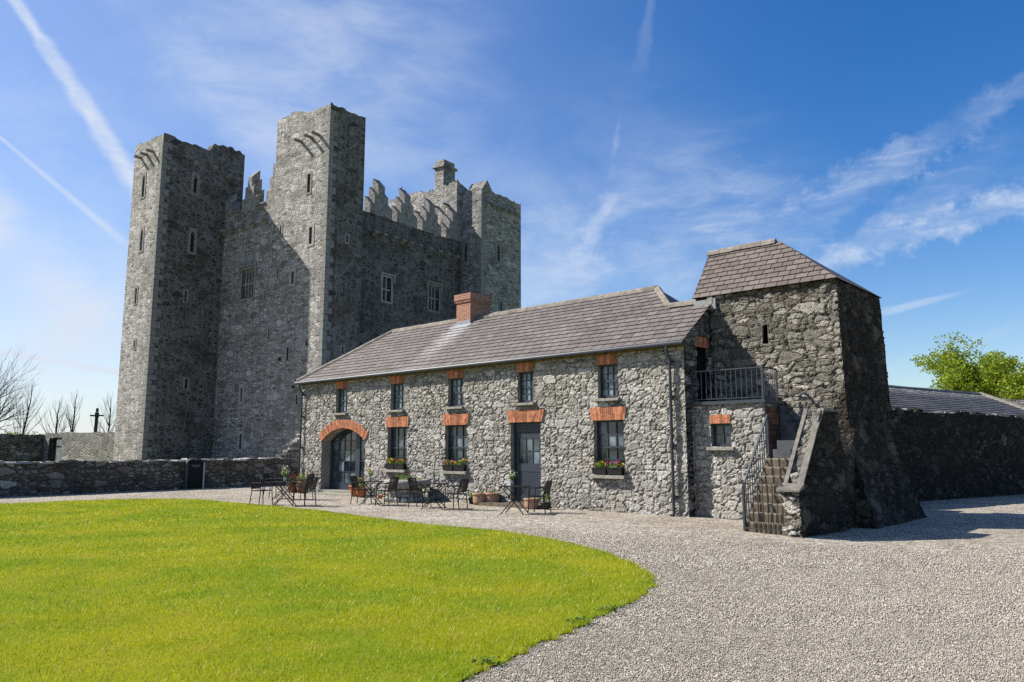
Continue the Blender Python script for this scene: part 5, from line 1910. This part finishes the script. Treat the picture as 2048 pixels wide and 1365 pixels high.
def bare_tree(label, loc, h, seed, ivy=True, narrow=True, lean=0.0):
    rr = random.Random(seed)
    t = thing('bare_tree', label, 'tree', loc, 0, 'bare trees beyond the left wall')
    mb, tips = MB(), []
    pts, rs = [], []
    n = 9
    x = y_ = 0.0
    for k in range(n + 1):
        f = k / n
        x += rr.gauss(0, 0.05) + lean / n
        y_ += rr.gauss(0, 0.05)
        pts.append(Vector((x, y_, h * f)))
        rs.append(0.125 * (1 - f) ** 0.8 + 0.013)
    tb = MB()
    tb.tube(pts, rs, 7)
    tb.build('trunk', M['bark'], t)
    for k in range(2, n):
        for q in range(rr.randint(2, 4)):
            a = rr.uniform(0, 2 * math.pi)
            f = k / n
            s = 0.75 * (1 - f) + 0.3
            d = Vector((math.cos(a) * s, math.sin(a) * s, 0.95)).normalized()
            L = h * (0.30 * (1 - f) + 0.07)
            branch(mb, tips, pts[k], d, max(0.013, rs[k] * 0.34), L, 2, rr, 0.45, 1.4, 2, 3, 0.62)
    mb.build('crown', M['twig'], t)
    if ivy:
        ib = MB()
        for k in range(14):
            f = rr.uniform(0, 0.34)
            leaves(ib, (pts[0] + (pts[3] - pts[0]) * f * 3) + Vector((0, 0, 0)), (0.26, 0.26, 0.4), 26, 0.09, rr)
        ib.build('ivy', M['leaf_ivy'], t)
    return t


bare_tree('tallest bare tree left of the doorway, beside the round twiggy tree', (-47.9, 75, 0), 8.2, 101, lean=0.5)
bare_tree('slim bare tree directly right of the doorway in the far wall', (-44.44, 75, 0), 6.6, 102)
bare_tree('bare tree with several upright leaders just left of the tall post', (-42.75, 75, 0), 7.2, 103)
bare_tree('bare tree half hidden by the castle, right of the tall post', (-39.5, 75, 0), 7.0, 104)

rr = random.Random(77)
BT = thing('twiggy_tree', 'broad round leafless tree with a dense mass of twigs at the left edge', 'tree', (-42.9, 60, 0))
tb = MB()
tb.tube([(0, 0, -0.2), (0.1, 0, 1), (0, 0.1, 2.2)], [0.42, 0.33, 0.3], 9)
tb.build('trunk', M['bark'], BT)
mb, tips = MB(), []
for k in range(20):
    a = 2 * math.pi * k / 20 + rr.uniform(-.2, .2)
    e = rr.uniform(0.1, 2.2)
    branch(mb, tips, (0, 0, 2.0 + rr.uniform(0, 1.2)), Vector((math.cos(a), math.sin(a), e)).normalized(), 0.12, 2.6, 4, rr, 0.62, 0.5, 3, 4, 0.74)
mb.build('crown', M['twig'], BT)

BU = thing('leafy_bush', 'yellow green bush showing over the far left wall', 'bush', (-42.5, 63, 0))
mb = MB()
rr = random.Random(5)
for k in range(26):
    leaves(mb, (rr.uniform(-2.8, 3.2), rr.uniform(-0.8, 0.8), 2.2 + rr.uniform(-.6, .75)), (0.7, 0.7, 0.5), 110, 0.09, rr)
mb.build('foliage', M['leaf'], BU)

rr = random.Random(31)
GT = thing('leafy_tree', 'bright green leafy spring tree behind the slate shed', 'tree', (33.6, 52, -0.9))
GT.scale = (1.12, 1.12, 0.94)
tb = MB()
tb.tube([(0, 0, -0.2), (0.05, 0, 1.5), (-0.1, 0.1, 3.0)], [0.4, 0.3, 0.26], 9)
tb.build('trunk', M['bark'], GT)
mb, tips = MB(), []
for k in range(20):
    a = 2 * math.pi * k / 20 + rr.uniform(-.2, .2)
    e = rr.uniform(0.1, 1.7)
    branch(mb, tips, (-0.05, 0.05, rr.uniform(1.8, 3.4)), Vector((math.cos(a), math.sin(a), e)).normalized(), 0.12, 3.6, 3, rr, 0.55, 0.35, 3, 4, 0.62)
mb.build('limb', M['bark'], GT)
lb = MB()
for tp_ in tips:
    dn = rr.uniform(0.4, 1.2)
    leaves(lb, tp_, (0.55, 0.55, 0.45), int(60 * dn), 0.1, rr)
    if rr.random() < 0.6:
        leaves(lb, tp_ * rr.uniform(0.6, 0.95) + Vector((0, 0, 0.7)), (0.6, 0.6, 0.5), int(50 * dn), 0.1, rr)
lb.build('crown', M['leaf'], GT)

PO = thing('wooden_post', 'tall dark wooden post with a short cross arm beyond the far wall', 'post', (-35.2, 65, 0))
mb = MB()
mb.tube([(0, 0, 0), (0.06, 0, 4.5)], [0.17, 0.13], 8)
mb.build('shaft', M['wood'], PO)
mb = MB()
mb.box(-0.5, 0.62, -0.06, 0.06, 4.52, 4.64)
mb.box(-0.06, 0.18, -0.12, 0.12, 4.42, 4.84)
mb.box(-0.02, 0.14, -0.08, 0.08, 4.86, 5.2)
mb.build('cross_arm', M['wood'], PO)


# ------------------------------------------------------------------ terrace furniture
def house_pt(x, y, z=0.0):
    c, s = math.cos(HR), math.sin(HR)
    return (HL[0] + x * c - y * s, HL[1] + x * s + y * c, z)


def make_chair():
    t = thing('garden_chair', 'x', 'chair')
    # faces +x; seat centre at the origin
    for sx_, sy_ in ((1, 1), (1, -1), (-1, 1), (-1, -1)):
        mb = MB()
        x, y = 0.2 * sx_, 0.22 * sy_
        if sx_ > 0:
            mb.tube([(x + 0.03, y + 0.02 * sy_, 0), (x, y, 0.44), (x - 0.01, y + 0.025 * sy_, 0.62), (x - 0.03, y + 0.03 * sy_, 0.655)], 0.0155, 6)
        else:
            mb.tube([(x - 0.06, y + 0.01 * sy_, 0), (x, y, 0.44), (x - 0.05, y, 0.66), (x - 0.10, y * 0.98, 0.84)], 0.0155, 6)
        mb.build('leg', M['black'], t)
    mb = MB()
    for k in range(9):
        y = -0.2 + 0.4 * k / 8
        mb.box(-0.2, 0.2, y - 0.018, y + 0.018, 0.44, 0.452)
    mb.tube([(0.205, -0.22, 0.44), (0.205, 0.22, 0.44)], 0.012, 6)
    mb.tube([(-0.205, -0.22, 0.44), (-0.205, 0.22, 0.44)], 0.012, 6)
    for s in (-1, 1):
        mb.tube([(-0.2, 0.22 * s, 0.44), (0.2, 0.22 * s, 0.44)], 0.012, 6)
    mb.build('seat', M['black'], t)
    mb = MB()
    mb.tube([(-0.30, -0.216, 0.84), (-0.315, 0, 0.85), (-0.30, 0.216, 0.84)], 0.014, 6)
    mb.tube([(-0.21, -0.216, 0.5), (-0.225, 0, 0.5), (-0.21, 0.216, 0.5)], 0.012, 6)
    for k in range(9):
        y = -0.18 + 0.36 * k / 8
        q = 0.014 * (1 - (y / 0.2) ** 2)
        mb.hexa([(-0.222 - q, y - 0.014, 0.5), (-0.212 - q, y - 0.014, 0.5), (-0.212 - q, y + 0.014, 0.5), (-0.222 - q, y + 0.014, 0.5)],
                [(-0.305 - q, y - 0.014, 0.84), (-0.295 - q, y - 0.014, 0.84), (-0.295 - q, y + 0.014, 0.84), (-0.305 - q, y + 0.014, 0.84)])
    mb.build('backrest', M['black'], t)
    for s in (-1, 1):
        mb = MB()
        mb.tube([(-0.25, 0.217 * s, 0.66), (-0.1, 0.245 * s, 0.672), (0.12, 0.25 * s, 0.668), (0.17, 0.25 * s, 0.655)], 0.016, 6)
        mb.build('armrest', M['black'], t)
    return t


def make_table():
    t = thing('bistro_table', 'x', 'table')
    mb = MB()
    for k in range(7):
        y = -0.30 + 0.6 * k / 6
        mb.box(-0.35, 0.35, y - 0.043, y + 0.043, 0.70, 0.715)
    mb.box(-0.36, -0.335, -0.35, 0.35, 0.685, 0.6995)
    mb.box(0.335, 0.36, -0.35, 0.35, 0.685, 0.6995)
    mb.build('tabletop', M['black'], t)
    for s in (-1, 1):
        for q in (-1, 1):
            mb = MB()
            yy = 0.27 * s - 0.014 * q
            mb.tube([(-0.31 * q, yy, 0.0), (0.29 * q, yy, 0.69)], 0.0145, 6)
            mb.build('leg', M['black'], t)
    mb = MB()
    for x in (-0.19, 0.19):
        mb.tube([(x, -0.27, 0.14), (x, 0.27, 0.14)], 0.009, 6)
    mb.build('crossbar', M['black'], t)
    return t


def vase(label, x, y, seed, petals, n=60, h=0.27, spread=0.13):
    p = house_pt(x, y, 0.716)
    t = thing('flower_vase', label, 'vase', p, 0, 'vases of flowers on the tables')
    mb = MB()
    mb.lathe([(0.03, 0.0), (0.042, 0.01), (0.05, 0.06), (0.045, 0.11), (0.028, 0.145), (0.026, 0.165), (0.034, 0.18)], (0, 0, 0), 14)
    mb.build('vase_glass', M['vase'], t, smooth=True)
    rr = random.Random(seed)
    fb = MB()
    for k in range(16):
        a, s = rr.uniform(0, 6.28), rr.uniform(0, spread)
        fb.tube([(0, 0, 0.12), (math.cos(a) * s * 0.5, math.sin(a) * s * 0.5, 0.2), (math.cos(a) * s, math.sin(a) * s, 0.18 + h * rr.uniform(0.3, 0.9))], 0.0035, 3)
    leaves(fb, (0, 0, 0.24), (spread * 0.8, spread * 0.8, 0.1), n, 0.03, rr)
    fb.build('greenery', M['leaf_pot'], t)
    pb = MB()
    leaves(pb, (0, 0, 0.22 + h * 0.35), (spread, spread, h * 0.5), n, 0.026, rr)
    pb.build('blossom', M[petals], t)
    return t


tb0 = make_table()
ch0 = make_chair()
first = {'t': True, 'c': True}


def put_table(label, x, y, rz):
    o = tb0 if first['t'] else copy_thing(tb0)
    first['t'] = False
    o.location = house_pt(x, y)
    o.rotation_euler.z = rz
    tag(o, label, 'table', 'black folding terrace tables')


def put_chair(label, x, y, face):
    o = ch0 if first['c'] else copy_thing(ch0)
    first['c'] = False
    o.location = house_pt(x, y)
    o.rotation_euler.z = face
    tag(o, label, 'chair', 'black slatted terrace chairs')


put_table('front black folding table of the leftmost pair, topped with white flowers', -10.75, -4.7, R(8))
put_table('rear black folding table of the leftmost pair, nearer the low wall', -13.45, -3.1, R(5))
put_table('black folding table in front of the arched door, with yellow green flowers', -9.05, -2.75, R(2))
put_table('black folding table beside the round stone trough', -6.45, -2.5, R(-6))
put_table('black folding table in front of the plank door, with cream flowers', -3.6, -2.2, R(-14))
put_chair('front left black chair of the leftmost group, its solid side to the low wall', -11.45, -5.05, R(-18))
put_chair('front right black chair of the leftmost group, slatted back to the lawn', -10.2, -4.35, R(150))
put_chair('rear left black chair of the leftmost group, close to the low wall', -14.2, -3.05, R(-8))
put_chair('rear right black chair of the leftmost group, beside the house corner', -12.8, -2.75, R(165))
put_chair('black chair at left of the table by the arched door', -9.72, -2.6, R(-14))
put_chair('black chair at right of the table by the arched door', -8.55, -2.55, R(155))
put_chair('black chair standing in front of the round stone trough', -7.1, -2.45, R(-24))
put_chair('black chair right of the trough with its slatted back turned outward', -5.75, -2.3, R(152))
put_chair('single black chair at the table in front of the plank door', -3.3, -1.55, R(158))
vase('glass vase with tall white flowers on the leftmost front table', -10.75, -4.7, 1, 'cream', 70, 0.34)
vase('glass vase with yellow green flowers on the arched door table', -9.1, -2.75, 2, 'yellow', 40, 0.22)
vase('small glass vase with a few sprigs on the table beside the trough', -6.5, -2.45, 3, 'cream', 14, 0.16, 0.08)
vase('glass vase with cream flowers on the plank door table', -3.7, -2.2, 4, 'cream', 60, 0.26)


def pot(label, x, y, r, h, m, seed, petals=None, green=60, gr=None, gh=None, barrel=False, npet=40, square=False):
    t = thing('plant_pot', label, 'plant pot', house_pt(x, y), 0, 'plant pots along the house front')
    mb = MB()
    if square:
        mb.hexa([(-r * 0.75, -r * 0.75, 0), (r * 0.75, -r * 0.75, 0), (r * 0.75, r * 0.75, 0), (-r * 0.75, r * 0.75, 0)], [(-r, -r, h), (r, -r, h), (r, r, h), (-r, r, h)])
    elif barrel:
        mb.lathe([(r * 0.84, 0), (r * 0.95, h * 0.3), (r * 0.97, h * 0.7), (r * 0.93, h * 0.8), (r * 1.06, h * 0.82), (r * 1.06, h * 0.96), (r, h), (r * 0.88, h), (r * 0.84, h * 0.88)], n=24, wob=0.015)
    else:
        mb.lathe([(r * 0.6, 0), (r * 0.8, h * 0.3), (r * 0.95, h * 0.6), (r * 0.98, h * 0.84), (r * 1.08, h * 0.86), (r * 1.08, h), (r * 0.95, h), (r * 0.9, h * 0.88)], n=24)
    mb.build('clay_pot', M[m], t, smooth=not square)
    rr = random.Random(seed)
    gr = gr or r * 1.1
    gh = gh or r * 0.8
    if green:
        gb = MB()
        for k in range(6):
            leaves(gb, (rr.uniform(-.4, .4) * gr, rr.uniform(-.4, .4) * gr, h + gh * rr.uniform(0.2, 0.9)), (gr * 0.7, gr * 0.7, gh * 0.6), green // 4, 0.036, rr)
        gb.build('plant', M['leaf_pot'], t)
    if petals:
        pb = MB()
        leaves(pb, (0, 0, h + gh * 0.9), (gr, gr, gh * 0.7), npet, 0.032, rr)
        pb.build('blossom', M[petals], t)
    return t


pot('large brown glazed pot of yellow flowers at the left of the arched door', -16.35, -0.5, 0.27, 0.46, 'glazed', 1, 'yellow', 70, 0.26, 0.22)
pot('brown pot with a red bloom behind the leftmost chairs', -16.95, -0.55, 0.25, 0.42, 'glazed', 2, 'red', 36, 0.24, 0.18, npet=14)
pot('terracotta pot of yellow flowers right of the arched door, behind the chair', -12.95, -0.45, 0.25, 0.4, 'terra', 3, 'yellow', 60, 0.24, 0.2, npet=26)
pot('smaller terracotta pot with pink and green plants behind the arched door table', -12.4, -0.62, 0.19, 0.3, 'terra', 4, 'pink', 50, 0.2, 0.28, npet=14)
pot('narrow terracotta pot at the left side of the round stone trough', -10.9, -0.45, 0.09, 0.32, 'terra', 5, None, 0)
pot('tiny low terracotta pot on the gravel left of the stone trough', -11.35, -0.6, 0.1, 0.12, 'terra', 6, None, 0)
pot('small dark square pot with a green plant left of the plank door', -7.05, -0.35, 0.12, 0.2, 'plastic', 7, None, 50, 0.14, 0.16, square=True)
pot('pale barrel shaped clay pot, front one of two left of the plank door', -6.62, -0.45, 0.23, 0.36, 'terra_pale', 8, None, 20, 0.15, 0.1, barrel=True)
pot('pale barrel shaped clay pot, rear one of two left of the plank door', -6.3, -0.24, 0.22, 0.37, 'terra_pale', 9, 'pink', 20, 0.13, 0.1, barrel=True, npet=6)
pot('pale clay pot standing right of the plank door step', -4.38, -0.62, 0.21, 0.3, 'terra_pale', 10, None, 0, barrel=True)
pot('dark pot with a lime green plant right of the plank door', -3.95, -0.5, 0.15, 0.2, 'plastic', 11, None, 90, 0.2, 0.24)

# round stone trough on a rubble foot
TR = thing('stone_trough', 'round weathered stone trough on a rubble foot below a flower box', 'trough', house_pt(-9.55, -0.95), HR)
mb = MB()
mb.lathe([(0.5, 0.42), (0.72, 0.44), (0.8, 0.5), (0.82, 0.58), (0.79, 0.68), (0.7, 0.715), (0.5, 0.7), (0.4, 0.64)], n=30, wob=0.03)
mb.build('bowl', M['trough'] if 'trough' in M else M['sill'], TR, smooth=True)
mb = MB()
rr = random.Random(4)
for k in range(16):
    a = 2 * math.pi * k / 16
    for z in (0.0, 0.14, 0.28):
        r = 0.44 + rr.uniform(-.05, .07) - z * 0.2 + (0.12 if z == 0 else 0)
        cx, cy = r * math.cos(a), r * math.sin(a)
        i = len(mb.v)
        mb.lathe([(0.06, z - 0.02), (0.115, z + 0.03), (0.115, z + 0.1), (0.06, z + 0.15)], (cx, cy, 0), 7, wob=0.25)
mb.lathe([(0.45, 0), (0.4, 0.43)], n=16)
mb.build('rubble_foot', M['capstone'], TR)
mb = MB()
leaves(mb, (-0.3, 0.1, 0.76), (0.34, 0.3, 0.1), 260, 0.03, rr)
leaves(mb, (0.25, 0.2, 0.72), (0.3, 0.25, 0.05), 80, 0.025, rr)
mb.build('plant', M['leaf_pot'], TR)


def window_box(label, x0, x1, seed, mixc):
    t = thing('flower_box', label, 'flower box', house_pt((x0 + x1) / 2, -0.02, 0.998), HR, 'flower boxes on the window sills')
    w = (x1 - x0) / 2
    mb = MB()
    mb.hexa([(-w * 0.94, -0.09, 0.002), (w * 0.94, -0.09, 0.002), (w * 0.94, 0.07, 0.002), (-w * 0.94, 0.07, 0.002)], [(-w, -0.12, 0.17), (w, -0.12, 0.17), (w, 0.1, 0.17), (-w, 0.1, 0.17)])
    mb.box(-w - 0.01, w + 0.01, -0.13, 0.11, 0.171, 0.19)
    mb.build('planter', M['plastic'], t)
    rr = random.Random(seed)
    gb = MB()
    leaves(gb, (0, -0.02, 0.25), (w * 1.05, 0.15, 0.1), 190, 0.03, rr)
    gb.build('plant', M['leaf_pot'], t)
    for c, n in mixc:
        pb = MB()
        for k in range(max(1, n // 6)):
            leaves(pb, (rr.uniform(-w, w), rr.uniform(-0.13, 0.05), rr.uniform(0.24, 0.36)), (0.05, 0.04, 0.04), 9, 0.03, rr)
        pb.build(c + '_blossom', M[c], t)


window_box('black box of orange flowers, left one under the window by the arched door', -11.74, -11.25, 1, (('orange', 30), ('yellow', 16)))
window_box('black box of red and orange flowers, right one by the arched door', -11.21, -10.72, 2, (('red', 26), ('orange', 24)))
window_box('black box of pink and yellow flowers, left one above the trough', -8.71, -8.22, 3, (('pink', 18), ('yellow', 22), ('magenta', 8)))
window_box('black box of tall yellow flowers, right one above the trough', -8.18, -7.69, 4, (('yellow', 30), ('orange', 14), ('red', 8)))
window_box('black box of yellow and magenta flowers, left one right of the plank door', -2.59, -2.12, 5, (('yellow', 26), ('magenta', 16)))
window_box('black box of bright pink flowers, right one right of the plank door', -2.08, -1.61, 6, (('pink', 34), ('magenta', 14), ('yellow', 10)))
